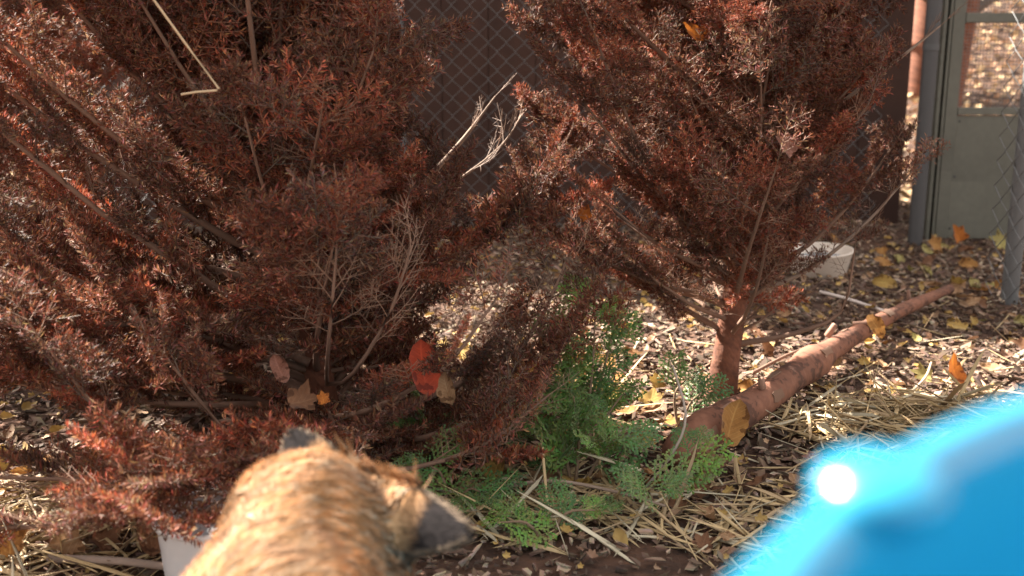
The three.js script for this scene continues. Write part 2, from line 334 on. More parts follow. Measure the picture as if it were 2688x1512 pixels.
function deadFir(o) {
  const root = thing('dead_fir_tree', o.label, 'tree', o.base, 0, 'dead brown firs'), rnd = rngOf(o.seed);
  const axis = (h) => V(o.lean[0] * h + (o.bow ?? 0) * h * h, h, o.lean[1] * h);
  const tp = Array.from({ length: 15 }, (_, k) => axis(lerp(-0.03, o.height, k / 14)));
  part('trunk', barkTube(tp, tp.map((_, k) => lerp(o.r, 0.004, (k / 14) ** 0.85) * (k === 0 ? 1.2 : 1)), 10, o.seed), trunkMat, root);
  const sprays = [fullSprays, thinSprays, bareTwigs].map((l) => l.map(() => []));
  const put = (p, d, up, scale, kind, br) => {
    const set = sprays[kind], v = Math.floor(rnd() * set.length), gr = rnd();
    const c = kind === 2 ? rgb(0.95 * br, 0.9 * br, 0.88 * br) : gr < 0.2 ? rgb(0.95 * br, 1.15 * br, 1.3 * br) : gr < 0.4 ? rgb(1.35 * br, 1.05 * br, 0.95 * br) : rgb(br, br, br);
    set[v].push({ p, q: frame(d, up), s: V(scale, scale, scale), c });
  };
  const limb = (pts, r0, opts = {}) => {
    const g = new Geo(), n = pts.length - 1; g.tube(pts, pts.map((_, k) => lerp(r0, 0.0016, k / n)), 6, () => { const k = 0.8 + 0.4 * rnd(); return opts.pale ? [0.25 * k, 0.175 * k, 0.13 * k] : [0.2 * k, 0.115 * k, 0.078 * k]; });
    part('branch', g.build(), branchMat, root);
    let len = 0; for (let k = 0; k < n; k++) len += pts[k].distanceTo(pts[k + 1]);
    const steps = Math.max(2, Math.round(len / (opts.step ?? 0.034))), from = opts.from ?? 0.22, kind = opts.kind ?? 0;
    let side = rnd() < 0.5 ? 1 : -1;
    for (let s = 0; s <= steps; s++) {
      const t = lerp(from, 1, s / steps), kk = Math.min(n - 1, Math.floor(t * n)), p = pts[kk].clone().lerp(pts[kk + 1], t * n - kk), tan = pts[kk + 1].clone().sub(pts[kk]).normalize();
      const sd = V(0, 0, 0).crossVectors(tan, V(0, 1, 0)).normalize().multiplyScalar(side); side = -side;
      const upv = V(0, 0, 0).crossVectors(sd, tan).multiplyScalar(side); if (upv.y < 0) upv.negate();
      const a = s === steps ? 0 : 0.55 + 0.5 * rnd();
      const d = tan.clone().multiplyScalar(Math.cos(a)).addScaledVector(sd, Math.sin(a)).addScaledVector(upv, (rnd() - 0.3) * 0.7).normalize();
      const q = rnd(), kd = kind === 'mixed' ? (q < 0.45 ? 2 : q < 0.8 ? 1 : 0) : kind === 0 && q < (o.bare ?? 0.08) ? 2 : kind === 0 && q < (o.bare ?? 0.08) + 0.12 ? 1 : kind;
      put(p, d, upv.clone().add(V((rnd() - 0.5) * 0.8, 0, (rnd() - 0.5) * 0.8)), (0.7 + 0.55 * rnd()) * lerp(1.0, 0.8, t) * (o.sprayScale ?? 1) * (kd === 2 ? 0.6 : 1), kd, 0.55 + 0.75 * rnd());
    }
  };
  let az = rnd() * 6.28;
  for (let h = o.from; h < o.height - 0.08; h += o.gap * (0.75 + 0.5 * rnd())) {
    const per = o.per ?? 3;
    for (let k = 0; k < per; k++) {
      az += 2.399 + (rnd() - 0.5) * 0.6;
      const reach = o.reach(h, az) * (0.72 + 0.42 * rnd()); if (reach < 0.05) continue;
      const el = lerp(o.low ?? (o.rise ?? 0.62), o.rise ?? 0.62, clamp(h / 0.45, 0, 1)) + (rnd() - 0.5) * (h < 0.35 ? 0.7 : 0.35), p0 = axis(h), hd = V(Math.cos(az), 0, Math.sin(az)), sw = (rnd() - 0.5) * 0.3, pts = [];
      for (let i = 0; i <= 6; i++) { const t = i / 6, s = reach * t; pts.push(p0.clone().addScaledVector(hd, s).add(V(-hd.z * sw * s * t, s * Math.tan(el) * (0.55 + 0.35 * t) + (rnd() - 0.5) * 0.008, hd.x * sw * s * t))); }
      limb(pts, 0.004 + reach * 0.007, h < (o.bareBelow ?? 0) ? { kind: rnd() < 0.6 ? 2 : 'mixed', from: 0.35, step: 0.06 } : {});
    }
  }
  for (const [list, r0, opts] of o.extra ?? []) limb(curvePts(list.map((p) => V(p[0] - o.base[0], p[1] - o.base[1], p[2] - o.base[2])), 9), r0, opts);
  const names = ['needle_spray', 'thin_needle_spray', 'bare_twig'];
  sprays.forEach((set, kd) => set.forEach((list, v) => { if (list.length) copiesOf(names[kd], [fullSprays, thinSprays, bareTwigs][kd][v], kd === 2 ? twigMat : needleMat, list, root); }));
  return root;
}

deadFir({
  label: 'large dead fir with dense rusty brown needles, filling the left side', seed: 31, base: [-0.33, 0, -1.78], lean: [-0.16, -0.08], height: 1.75, r: 0.03, from: 0.06, gap: 0.034, per: 4, rise: 0.80, low: 0.16, bare: 0.09,
  reach: (h, az) => { const c = Math.cos(az), s = Math.sin(az); const R = h < 0.2 ? lerp(0.46, 0.52, h / 0.2) : h < 0.75 ? 0.5 : lerp(0.5, 0.06, (h - 0.75) / 1.0); return R * (c > 0 ? 1 - 0.58 * c : 1 + (h < 0.4 ? 0.35 : 0.15) * -c) * (s > 0 ? 1 - 0.12 * s : 1); },
  extra: [
    [[[-0.30, 0.06, -1.74], [-0.12, 0.12, -1.72], [0.02, 0.2, -1.74], [0.11, 0.36, -1.82]], 0.0095, { kind: 'mixed', from: 0.3, step: 0.028 }],
    [[[-0.31, 0.05, -1.72], [-0.15, 0.07, -1.62], [0.0, 0.14, -1.62], [0.10, 0.27, -1.70]], 0.0085, { kind: 'mixed', from: 0.4, step: 0.03 }],
    [[[-0.31, 0.16, -1.8], [-0.12, 0.33, -1.9], [0.03, 0.45, -1.98], [0.10, 0.535, -2.0]], 0.006, { kind: 0, from: 0.4, step: 0.05 }],
    [[[-0.33, 0.1, -1.8], [-0.18, 0.27, -1.9], [-0.05, 0.36, -1.95], [0.06, 0.41, -1.98]], 0.006, { kind: 0, from: 0.35, step: 0.04 }],
    [[[-0.34, 0.05, -1.7], [-0.45, 0.07, -1.45], [-0.545, 0.175, -1.36], [-0.605, 0.31, -1.3]], 0.009, { kind: 'mixed', from: 0.35, step: 0.05 }],
    [[[-0.33, 0.06, -1.7], [-0.40, 0.10, -1.48], [-0.45, 0.2, -1.42], [-0.50, 0.29, -1.4]], 0.005, { kind: 'mixed', from: 0.5, step: 0.06 }],
    [[[-0.30, 0.03, -1.72], [-0.2, 0.06, -1.5], [-0.05, 0.10, -1.5], [0.06, 0.17, -1.55]], 0.006, { kind: 'mixed', from: 0.5, step: 0.05 }],
    [[[-0.33, 0.12, -1.76], [-0.28, 0.24, -1.5], [-0.25, 0.36, -1.4], [-0.235, 0.47, -1.38]], 0.004, { kind: 2, from: 0.5, step: 0.045 }],
    [[[-0.33, 0.12, -1.76], [-0.24, 0.22, -1.5], [-0.17, 0.34, -1.42], [-0.14, 0.43, -1.4]], 0.004, { kind: 2, from: 0.5, step: 0.045 }],
    [[[-0.33, 0.25, -1.85], [-0.20, 0.42, -2.1], [-0.1, 0.53, -2.18], [-0.035, 0.615, -2.2]], 0.0095, { kind: 2, from: 0.7, step: 0.3, pale: true }],
    [[[-0.33, 0.25, -1.85], [-0.15, 0.42, -2.05], [-0.02, 0.52, -2.1], [0.02, 0.58, -2.1]], 0.004, { kind: 2, from: 0.5, step: 0.07, pale: true }],
    [[[-0.36, 0.04, -1.66], [-0.5, 0.05, -1.4], [-0.65, 0.07, -1.28], [-0.78, 0.11, -1.2]], 0.006, { kind: 'mixed', from: 0.3, step: 0.05 }],
    [[[-0.34, 0.04, -1.66], [-0.38, 0.09, -1.4], [-0.44, 0.13, -1.22], [-0.52, 0.15, -1.12]], 0.005, { kind: 'mixed', from: 0.3, step: 0.05 }],
    [[[-0.33, 0.05, -1.66], [-0.36, 0.13, -1.38], [-0.42, 0.17, -1.22], [-0.47, 0.18, -1.14]], 0.006, { kind: 0, from: 0.35, step: 0.035 }],
    [[[-0.33, 0.05, -1.66], [-0.33, 0.11, -1.40], [-0.35, 0.14, -1.25], [-0.38, 0.15, -1.12]], 0.005, { kind: 'mixed', from: 0.35, step: 0.03 }],
    [[[-0.36, 0.05, -1.68], [-0.48, 0.09, -1.42], [-0.58, 0.13, -1.30], [-0.70, 0.16, -1.24]], 0.007, { kind: 'mixed', from: 0.3, step: 0.03 }],
    [[[-0.36, 0.12, -1.72], [-0.55, 0.20, -1.6], [-0.75, 0.27, -1.52], [-0.92, 0.33, -1.5]], 0.008, { kind: 0, from: 0.3, step: 0.026 }],
    [[[-0.36, 0.08, -1.74], [-0.56, 0.13, -1.7], [-0.78, 0.19, -1.66], [-0.98, 0.24, -1.66]], 0.008, { kind: 0, from: 0.3, step: 0.026 }],
    [[[-0.36, 0.1, -1.72], [-0.52, 0.17, -1.5], [-0.66, 0.22, -1.42], [-0.8, 0.25, -1.4]], 0.007, { kind: 0, from: 0.35, step: 0.028 }],
    [[[-0.36, 0.16, -1.76], [-0.6, 0.26, -1.78], [-0.82, 0.33, -1.8], [-1.0, 0.38, -1.82]], 0.008, { kind: 0, from: 0.3, step: 0.026 }],
    [[[-0.34, 0.08, -1.7], [-0.22, 0.16, -1.5], [-0.10, 0.24, -1.46], [-0.02, 0.34, -1.5]], 0.006, { kind: 'mixed', from: 0.35, step: 0.035 }],
  ],
});
deadFir({
  label: 'slimmer dead brown fir with its bare lower trunk showing, right of centre', seed: 57, base: [0.43, 0, -2.03], lean: [0.10, -0.02], height: 1.6, r: 0.031, from: 0.14, gap: 0.034, per: 4, rise: 0.74, low: 0.5, bare: 0.16, bareBelow: 0.17, sprayScale: 0.85,
  reach: (h, az) => (Math.cos(az) > 0 ? 1 - 0.42 * Math.cos(az) : 1 - 0.36 * Math.cos(az)) * (h < 0.36 && Math.cos(az) > 0.2 ? 0.62 : 1) * (h < 0.3 ? 0.29 : h < 0.5 ? lerp(0.29, 0.33, (h - 0.3) / 0.2) : h < 0.8 ? 0.33 : lerp(0.33, 0.05, (h - 0.8) / 0.8)),
  extra: [
    [[[0.45, 0.12, -2.03], [0.56, 0.15, -2.0], [0.65, 0.2, -1.98], [0.67, 0.33, -1.98]], 0.007, { kind: 2, from: 0.5, step: 0.12 }],
    [[[0.46, 0.26, -2.03], [0.36, 0.30, -1.96], [0.26, 0.36, -1.9], [0.16, 0.44, -1.88]], 0.006, { kind: 'mixed', from: 0.4, step: 0.05 }],
    [[[0.46, 0.25, -2.03], [0.60, 0.32, -2.06], [0.70, 0.42, -2.08], [0.78, 0.53, -2.1]], 0.006, { kind: 0, from: 0.5, step: 0.06 }],
    [[[0.46, 0.22, -2.03], [0.58, 0.27, -2.02], [0.70, 0.36, -2.04], [0.80, 0.47, -2.06]], 0.006, { kind: 'mixed', from: 0.5, step: 0.05, pale: true }],
    [[[0.43, 0.2, -2.03], [0.36, 0.24, -1.98], [0.26, 0.27, -1.95], [0.14, 0.33, -1.95]], 0.006, { kind: 'mixed', from: 0.3, step: 0.05 }],
    [[[0.50, 0.5, -2.05], [0.62, 0.6, -2.0], [0.74, 0.7, -1.98], [0.80, 0.75, -1.98]], 0.006, { kind: 2, from: 0.6, step: 0.2, pale: true }],
  ],
});
deadFir({
  label: 'third dead fir at far left behind the large one', seed: 83, base: [-1.45, 0, -2.75], lean: [0.0, 0.0], height: 1.7, r: 0.03, from: 0.1, gap: 0.06, per: 3, rise: 0.55, bare: 0.2,
  reach: (h) => (h < 0.8 ? 0.5 : lerp(0.5, 0.06, (h - 0.8) / 0.9)),
});

// ───────────── brown wall panel behind the fence ─────────────
{
  const tex = noiseTexture(512, (u, v) => { const n = fbm(u * 5, v * 5, 5), s = fbm(u * 60, v * 4, 3), m = fbm(u * 26 + 3, v * 26, 3), k = 0.45 * n + 0.25 * s + 0.3 * m; return [0.19 + 0.17 * k, 0.125 + 0.115 * k, 0.1 + 0.09 * k]; });
  tex.repeat.set(0.6, 0.6);
  const w = thing('shed', 'dark brown boarded shed wall standing behind the wire fence', 'shed', [0.1, 0, -4.5]);
  const mat = [0.9, 1, 1.1].map((k) => std({ map: tex, color: rgb(k, k, k), roughness: 0.9, bumpMap: barkBump, bumpScale: 0.002 }));
  let k = 0;
  for (let n = 0; n < 18; n++) { const x = -2.0 + n * 0.2;   // wide vertical boards
    const g = new RoundedBoxGeometry(0.1985, 2.6, 0.022, 1, 0.003), uv = g.attributes.uv, p = g.attributes.position;
    for (let i = 0; i < uv.count; i++) uv.setXY(i, p.getX(i) + x, p.getY(i));
    const b = part('board', g, mat[(k * 2 + (k % 3)) % 3], w); b.position.set(x + 0.1, 1.3 + gh(0.1 + x, -4.5), (k++ % 2) * 0.003);
  }
  const body = new THREE.BoxGeometry(3.5, 2.55, 0.9), uv = body.attributes.uv; for (let i = 0; i < uv.count; i++) uv.setXY(i, uv.getX(i) * 3.5, uv.getY(i) * 2.5);
  part('wall', body, mat[0], w).position.set(-0.2, 1.275, -0.47);
  const rf = part('roof', new RoundedBoxGeometry(3.75, 0.05, 1.15, 1, 0.01), mat[0], w); rf.position.set(-0.2, 2.63, -0.47); rf.rotation.x = -0.02;
}

// ───────────── chain link ─────────────
const galv = std({ color: rgb(0.15, 0.15, 0.15), roughness: 0.6, metalness: 0.3 });
const paint = std({ color: rgb(0.09, 0.09, 0.09), roughness: 0.6, metalness: 0.2 });
const D = 0.0707;
function wireGeo(height, sign, r = 0.0013) {
  const n = Math.round(height / (D / 2)), pts = [], g = new Geo();
  for (let k = 0; k <= n; k++) { const x = (k % 2 ? D / 4 + 0.001 : -D / 4 - 0.001) * sign, y = k * D / 2; pts.push(V(x * 0.93, y - D * 0.035, sign * 0.0012), V(x, y, 0), V(x * 0.93, y + D * 0.035, -sign * 0.0012)); }
  g.tube(pts, pts.map(() => r), 4, [1, 1, 1]); const geo = g.build(); geo.deleteAttribute('color'); return geo;
}
function post(parent, x, z, h, r, mat = galv, name = 'post') {
  const prof = [[0.0, 0], [r, 0], [r, h - 0.02], [r * 1.12, h - 0.02], [r * 1.12, h + 0.01], [r * 0.6, h + 0.035], [0, h + 0.042]].map(([a, b]) => new THREE.Vector2(a, b));
  const m = part(name, new THREE.LatheGeometry(prof, 20), mat, parent); m.position.set(x, gh(x, z) - 0.03, z); return m;
}
{
  const f = thing('chain_link_fence', 'long wire chain link fence in front of the brown shed', 'fence');
  const A = wireGeo(2.05, 1), B = wireGeo(2.05, -1);
  for (let k = 0, x = -2.55; x < 1.47; x += D / 2, k++) { const m = part('wire', k % 2 ? A : B, galv, f); m.position.set(x, 0.03, -4.12); }
  post(f, -2.6, -4.12, 2.1, 0.024); post(f, -0.45, -4.16, 2.1, 0.024);
  const rail = part('top_rail', new THREE.CylinderGeometry(0.02, 0.02, 4.15, 14), galv, f); rail.rotation.z = Math.PI / 2; rail.position.set(-0.53, 2.08, -4.15);
}
{ // side fence, seen almost edge on at the right border
  const f = thing('side_chain_link_fence', 'chain link fence end with grey post at the right border', 'fence');
  post(f, 1.452, -2.93, 2.1, 0.024);
  const A = wireGeo(2.05, 1, 0.0016), B = wireGeo(2.05, -1, 0.0016), dx = 0.30, dz = 1.9, L = Math.hypot(dx, dz), n = Math.floor(L / (D / 2)), an = Math.atan2(dx, dz);
  for (let k = 0; k < n; k++) { const m = part('wire', k % 2 ? A : B, galv, f), t = (k + 0.3) * (D / 2) / L; m.position.set(1.41 + dx * t, 0.02, -2.99 + dz * t); m.rotation.y = an - Math.PI / 2; }
  post(f, 1.76, -1.05, 2.1, 0.024);
}
{ // gate post
  const p = thing('gate_post', 'dark grey round steel post left of the screen door', 'post', [1.532, 0, -3.86]);
  const prof = [[0, 0], [0.027, 0], [0.027, 2.2], [0.02, 2.23], [0, 2.235]].map(([a, b]) => new THREE.Vector2(a, b));
  part('pipe', new THREE.LatheGeometry(prof, 24), std({ color: rgb(0.075, 0.072, 0.072), roughness: 0.65, metalness: 0.1 }), p).position.y = -0.04;
  for (const y of [0.35, 1.25, 1.9]) { const b = part('band', new THREE.CylinderGeometry(0.0295, 0.0295, 0.022, 24, 1, true), paint, p); b.position.y = y + 0.4; }
}
{ // screen door
  const tex = noiseTexture(256, (u, v) => { const n = fbm(u * 3, v * 3, 4), m = fbm(u * 40, v * 40, 3), k = 0.65 * n + 0.35 * m; return [0.33 + 0.11 * k, 0.325 + 0.11 * k, 0.29 + 0.10 * k]; });
  const al = std({ map: tex, roughness: 0.6, metalness: 0.15 }), alD = std({ color: rgb(0.1, 0.105, 0.11), roughness: 0.5, metalness: 0.4 });
  const d = thing('screen_door', 'grey metal screen door with wire windows above a solid panel', 'door', [1.60, 0, -3.95]);
  const box = (name, x0, x1, y0, y1, z, t, m, parent = d) => { const g = new RoundedBoxGeometry(x1 - x0, y1 - y0, t, 1, Math.min(0.003, t * 0.3)), uv = g.attributes.uv, p = g.attributes.position; for (let i = 0; i < uv.count; i++) uv.setXY(i, p.getX(i) * 1.4 + x0, p.getY(i) * 1.4 + y0); const o = part(name, g, m, parent); o.position.set((x0 + x1) / 2, (y0 + y1) / 2, z); return o; };
  box('frame_jamb', -0.008, 0.006, 0, 2.06, 0.012, 0.05, al); box('frame_jamb', 0.0075, 0.013, 0, 2.06, 0.0, 0.03, alD); box('frame_jamb', 0.0145, 0.026, 0, 2.06, 0.014, 0.045, al); box('frame_jamb', 0.0275, 0.033, 0, 2.06, 0.0, 0.03, alD);
  box('stile', 0.036, 0.082, 0.02, 2.0, 0, 0.032, al); box('stile', 0.70, 0.75, 0.02, 2.0, 0, 0.032, al);
  const kick = box('kick_panel', 0.083, 0.699, 0.02, 0.492, 0, 0.016, al);
  box('rail', 0.083, 0.699, 0.494, 0.522, 0.001, 0.03, al); box('rail', 0.083, 0.699, 0.832, 0.868, 0.001, 0.03, al); box('rail', 0.083, 0.699, 1.38, 1.42, 0.001, 0.03, al); box('rail', 0.083, 0.699, 1.95, 2.0, 0.001, 0.03, al);
  box('header', -0.008, 0.76, 2.062, 2.1, 0.01, 0.05, al);
  for (const [y, x] of [[0.47, 0.096], [0.26, 0.096], [0.06, 0.096]]) { const s = part('screw', new THREE.SphereGeometry(0.0045, 8, 6), std({ color: rgb(0.03, 0.03, 0.03), roughness: 0.5 }), kick); s.position.set(x - 0.391, y - 0.256, 0.008); s.scale.z = 0.4; }
  const wireM = std({ color: rgb(0.16, 0.155, 0.15), roughness: 0.5, metalness: 0.5 });
  for (const [y0, y1] of [[0.522, 0.832], [0.868, 1.38], [1.42, 1.95]]) {
    const gs = []; for (let x = 0.09; x < 0.698; x += 0.0127) gs.push(new THREE.CylinderGeometry(0.0009, 0.0009, y1 - y0, 4, 1, true).translate(x, (y0 + y1) / 2, 0));
    for (let y = y0 + 0.006; y < y1; y += 0.0127) gs.push(new THREE.CylinderGeometry(0.0009, 0.0009, 0.616, 4, 1, true).rotateZ(Math.PI / 2).translate(0.391, y, 0.001));
    part('wire_screen', mergeGeometries(gs), wireM, d).userData.kind = 'stuff';
  }
  d.position.y = gh(1.7, -3.95) - 0.01;
}

// ───────────── bare trees beyond ─────────────
{
  const rnd = rngOf(909);
  const spots = [[2.95, -7.2, 0.12, 'dark leaning tree trunk seen through the screen door'], [-1.35, -6.5, 0.10, 'bare tree trunk beyond the fence at upper left'], [-3.1, -8.0, 0.16, 'thick bare tree trunk in the far upper left corner'], [3.75, -9.5, 0.15, 'thick far tree trunk behind the right edge of the door'], [-2.1, -10, 0.12, 'slim far tree trunk between the upper left trunks'], [2.2, -11, 0.13, 'far tree trunk behind the gap beside the shed']];
  for (const [x, z, r, label] of spots) {
    const t = thing('bare_tree', label, 'tree', [x, gh(x, z), z], 0, 'bare trees on the slope beyond'), lx = (rnd() - 0.5) * 0.9, lz = (rnd() - 0.5) * 0.5, H = 5 + 2 * rnd();
    const pts = Array.from({ length: 10 }, (_, k) => V(lx * (k / 9) ** 1.4 * 1.6, -0.1 + H * k / 9, lz * k / 9));
    part('trunk', barkTube(pts, pts.map((_, k) => lerp(r, r * 0.25, k / 9) * (k ? 1 : 1.25)), 12, 5 + x * 10 | 0), trunkMat, t);
    for (let k = 0; k < 9; k++) {
      const h = 0.25 + 0.07 * k, i = Math.floor(h * 9), p = pts[i], a = rnd() * 6.28, L = 0.8 + 1.2 * rnd(), g = new Geo();
      const b = curvePts([p.clone(), p.clone().add(V(Math.cos(a) * L * 0.5, L * 0.35, Math.sin(a) * L * 0.5)), p.clone().add(V(Math.cos(a) * L, L * 0.9, Math.sin(a) * L))], 6);
      g.tube(b, b.map((_, q) => lerp(r * 0.3, 0.006, q / 6)), 6, [0.13, 0.1, 0.08]); part('branch', g.build(), branchMat, t);
    }
  }
}

{ // tree still holding brown leaves, up the slope towards the sun: its crown shades most of the enclosure
  const rnd = rngOf(333), bx = -1.9, bz = -6.3, t = thing('leafy_tree', 'tree trunk beyond the fence at upper left, its leafy crown above the picture', 'tree', [bx, gh(bx, bz), bz]);
  const pts = Array.from({ length: 9 }, (_, k) => V(0.25 * Math.sin(k * 0.5), -0.1 + 0.55 * k, 0.1 * Math.sin(k)));
  part('trunk', barkTube(pts, pts.map((_, k) => lerp(0.14, 0.03, k / 8) * (k ? 1 : 1.3)), 12, 61), trunkMat, t);
  const lists = [[], []];
  for (let k = 0; k < 46; k++) {
    const i = 2 + Math.floor(rnd() * 6), a = k * 2.399, L = (0.9 + 1.1 * rnd()) * (i > 6 ? 0.7 : 1), p = pts[i], g = new Geo(), e = V(Math.cos(a) * L, 0.15 + 0.6 * rnd() * L, Math.sin(a) * L);
    const b = curvePts([p.clone(), p.clone().addScaledVector(e, 0.5).add(V(0, 0.12, 0)), p.clone().add(e)], 8); g.tube(b, b.map((_, q) => lerp(0.022, 0.004, q / 8)), 5, [0.13, 0.1, 0.08]); part('branch', g.build(), branchMat, t);
    for (let n = 0; n < 34; n++) {
      const u = 0.3 + 0.72 * rnd(), q = b[Math.min(8, Math.floor(u * 8))], s = 0.07 + 0.06 * rnd(), br = 0.6 + 0.6 * rnd();
      lists[n % 2].push({ p: q.clone().add(V((rnd() - 0.5) * 0.6, (rnd() - 0.5) * 0.45, (rnd() - 0.5) * 0.6)), q: new THREE.Quaternion().setFromEuler(new THREE.Euler(rnd() * 6, rnd() * 6, rnd() * 6)), s: V(s, s, s), c: rgb(0.34 * br, 0.19 * br, 0.08 * br) });
    }
  }
  const m = phys({ vertexColors: true, roughness: 0.85, transmission: 0.25, thickness: 0 });
  lists.forEach((l, k) => copiesOf('crown', leafGeos[[0, 4][k]], m, l, t));
}

// ───────────── fallen log, sticks ─────────────
{
  const tex = noiseTexture(512, (u, v) => { const n = fbm(u * 6, v * 18, 4), m = fbm(u * 50, v * 70, 3), k = 0.6 * n + 0.4 * m; const d = k < 0.42 ? 0.8 : 1; return [(0.34 + 0.28 * k) * d, (0.21 + 0.21 * k) * d, (0.155 + 0.17 * k) * d]; });
  const log = thing('fallen_log', 'tapering reddish brown log lying across the litter at right', 'log', [0.27, 0, -1.65]);
  const pts = curvePts([[0.275, 0.015, -1.635], [0.33, 0.045, -1.70], [0.45, 0.048, -1.84], [0.62, 0.05, -2.09], [0.78, 0.048, -2.32], [0.98, 0.055, -2.56], [1.245, 0.055, -2.86]].map((p) => V(p[0] - 0.27, p[1] + 0.004, p[2] + 1.65)), 30);
  const rad = pts.map((_, k) => { const t = k / 30; return lerp(0.040, 0.013, t ** 1.1) * (t < 0.03 ? 0.55 : t < 0.06 ? 0.85 : 1) * (1 + 0.1 * Math.sin(k * 1.7) * 0.4) * (1 + 0.38 * Math.exp(-(((t - 0.52) / 0.05) ** 2))); });
  const geo = barkTube(pts, rad, 16, 99, 0.09); { const p = geo.attributes.position, uv = geo.attributes.uv; for (let k = 0; k < p.count; k++) uv.setXY(k, (k % 16) / 16 * 0.5, Math.hypot(p.getX(k), p.getZ(k)) * 1.5); }
  part('stem', geo, std({ map: tex, roughness: 0.85, bumpMap: barkBump, bumpScale: 0.003 }), log);
  const stub = (x, y, z, dx, dy, dz, r) => { const g = new Geo(), p = [V(x, y, z), V(x + dx * 0.5, y + dy * 0.5, z + dz * 0.5), V(x + dx, y + dy, z + dz)]; g.tube(p, [r, r * 0.85, r * 0.7], 7, [0.3, 0.17, 0.12]); part('knot_stub', g.build(), branchMat, log); };
  stub(0.45, 0.075, -0.62, 0.012, 0.03, 0.008, 0.009); stub(0.55, 0.07, -0.75, 0.05, 0.012, 0.02, 0.007); stub(0.80, 0.06, -1.05, -0.006, 0.03, 0, 0.006); stub(0.2, 0.085, -0.2, -0.004, 0.02, 0.004, 0.008);
}
{
  const log = scene.getObjectByName('fallen_log'), rnd = rngOf(640), stem = log.children[0].geometry.attributes.position, mats = [0.8, 1.1, 1.4].map((k) => std({ color: rgb(0.17 * k, 0.095 * k, 0.062 * k), roughness: 0.95 }));
  for (let k = 0; k < 26; k++) {
    const ring = 3 + Math.floor(rnd() * 26), sd = Math.floor(rnd() * 16), i = ring * 16 + sd + 1, g = new THREE.BoxGeometry(0.010 + 0.02 * rnd(), 0.002, 0.02 + 0.035 * rnd(), 3, 1, 3), p = g.attributes.position;
    for (let j = 0; j < p.count; j++) p.setXYZ(j, p.getX(j) * (0.8 + 0.4 * hash2(k, Math.round(p.getZ(j) * 900))), p.getY(j) - p.getX(j) ** 2 * 16, p.getZ(j) * (0.85 + 0.3 * hash2(k + 40, Math.round(p.getX(j) * 900))));
    g.computeVertexNormals(); const c = V(0, 0, 0); for (let s2 = 0; s2 < 16; s2++) c.add(V(stem.getX(ring * 16 + s2 + 1), stem.getY(ring * 16 + s2 + 1), stem.getZ(ring * 16 + s2 + 1))); c.multiplyScalar(1 / 16);
    const q = V(stem.getX(i), stem.getY(i), stem.getZ(i)), n = q.clone().sub(c).normalize(); if (n.y < -0.3) continue;
    const m = part('bark_flake', g, mats[k % 3], log); m.position.copy(q).addScaledVector(n, 0.0008); m.quaternion.copy(new THREE.Quaternion().setFromRotationMatrix(new THREE.Matrix4().makeBasis(V(0, 0, 0).crossVectors(n, V(0.62, 0, -0.78)).normalize(), n, V(0, 0, 0).crossVectors(V(0, 0, 0).crossVectors(n, V(0.62, 0, -0.78)).normalize(), n))));
  }
}
function stick(name, list, r, c, label, category, taper = 0.6, sides = 7) {
  const g = new Geo(), rnd = rngOf(label.length * 7), pts = curvePts(list.map((p) => V(...p)), 10), o = pts[0].clone();
  pts.forEach((p) => p.sub(o)); g.tube(pts, pts.map((_, k) => lerp(r, r * taper, k / 10)), sides, () => { const k = 0.85 + 0.3 * rnd(); return c.map((q) => q * k); }, 0.12, rnd);
  const m = single(name, g.build(), branchMat, label, category); m.position.copy(o); return m;
}
stick('split_stick', [[0.905, 0.03, -2.955], [0.95, 0.03, -2.87], [1.01, 0.028, -2.72]], 0.006, [0.55, 0.47, 0.42], 'pale split stick lying on the litter below the far bowl', 'stick', 0.9, 4);
stick('twig', [[-0.62, 0.03, -1.27], [-0.5, 0.035, -1.25], [-0.36, 0.03, -1.22], [-0.28, 0.03, -1.21]], 0.006, [0.26, 0.19, 0.15], 'grey twig on the ground at the lower left, in front of the tub', 'twig');
stick('twig', [[-0.03, 0.03, -1.50], [0.06, 0.045, -1.5], [0.16, 0.035, -1.48], [0.23, 0.03, -1.44]], 0.0035, [0.28, 0.2, 0.15], 'thin dark twig on the ground right of the fox ear', 'twig');
stick('twig', [[0.79, 0.02, -1.98], [0.85, 0.05, -2.03], [0.885, 0.065, -2.09]], 0.0035, [0.5, 0.38, 0.26], 'pale slanting twig among the leaves right of the log', 'twig');
stick('twig', [[0.20, 0.0, -1.54], [0.25, 0.08, -1.52], [0.27, 0.14, -1.52], [0.25, 0.22, -1.54]], 0.0028, [0.36, 0.29, 0.24], 'upright thin grey twig among the green sprigs', 'twig');
stick('twig', [[0.52, 0.03, -2.13], [0.60, 0.045, -2.2], [0.68, 0.04, -2.3]], 0.0045, [0.22, 0.13, 0.09], 'short dark twig just behind the middle of the log', 'twig');
stick('twig', [[-0.05, 0.02, -1.9], [0.05, 0.05, -1.95], [0.16, 0.04, -2.02]], 0.0035, [0.45, 0.36, 0.26], 'pale twig on yellow leaves between the two dead firs', 'twig');
{ // bent dry stalk caught in the large fir
  const g = new Geo(), p = [V(-0.475, 0.80, -1.33), V(-0.445, 0.752, -1.33), V(-0.409, 0.699, -1.33), V(-0.372, 0.646, -1.33), V(-0.376, 0.644, -1.33), V(-0.40, 0.642, -1.325), V(-0.418, 0.639, -1.32)], o = p[0].clone();
  p.forEach((q) => q.sub(o)); g.tube(p, p.map(() => 0.0016), 5, [0.5, 0.36, 0.22]);
  single('straw_stalk', g.build(), branchMat, 'dry straw stalk with a sharp bend, caught near the top of the large dead fir', 'stalk').position.copy(o);
}

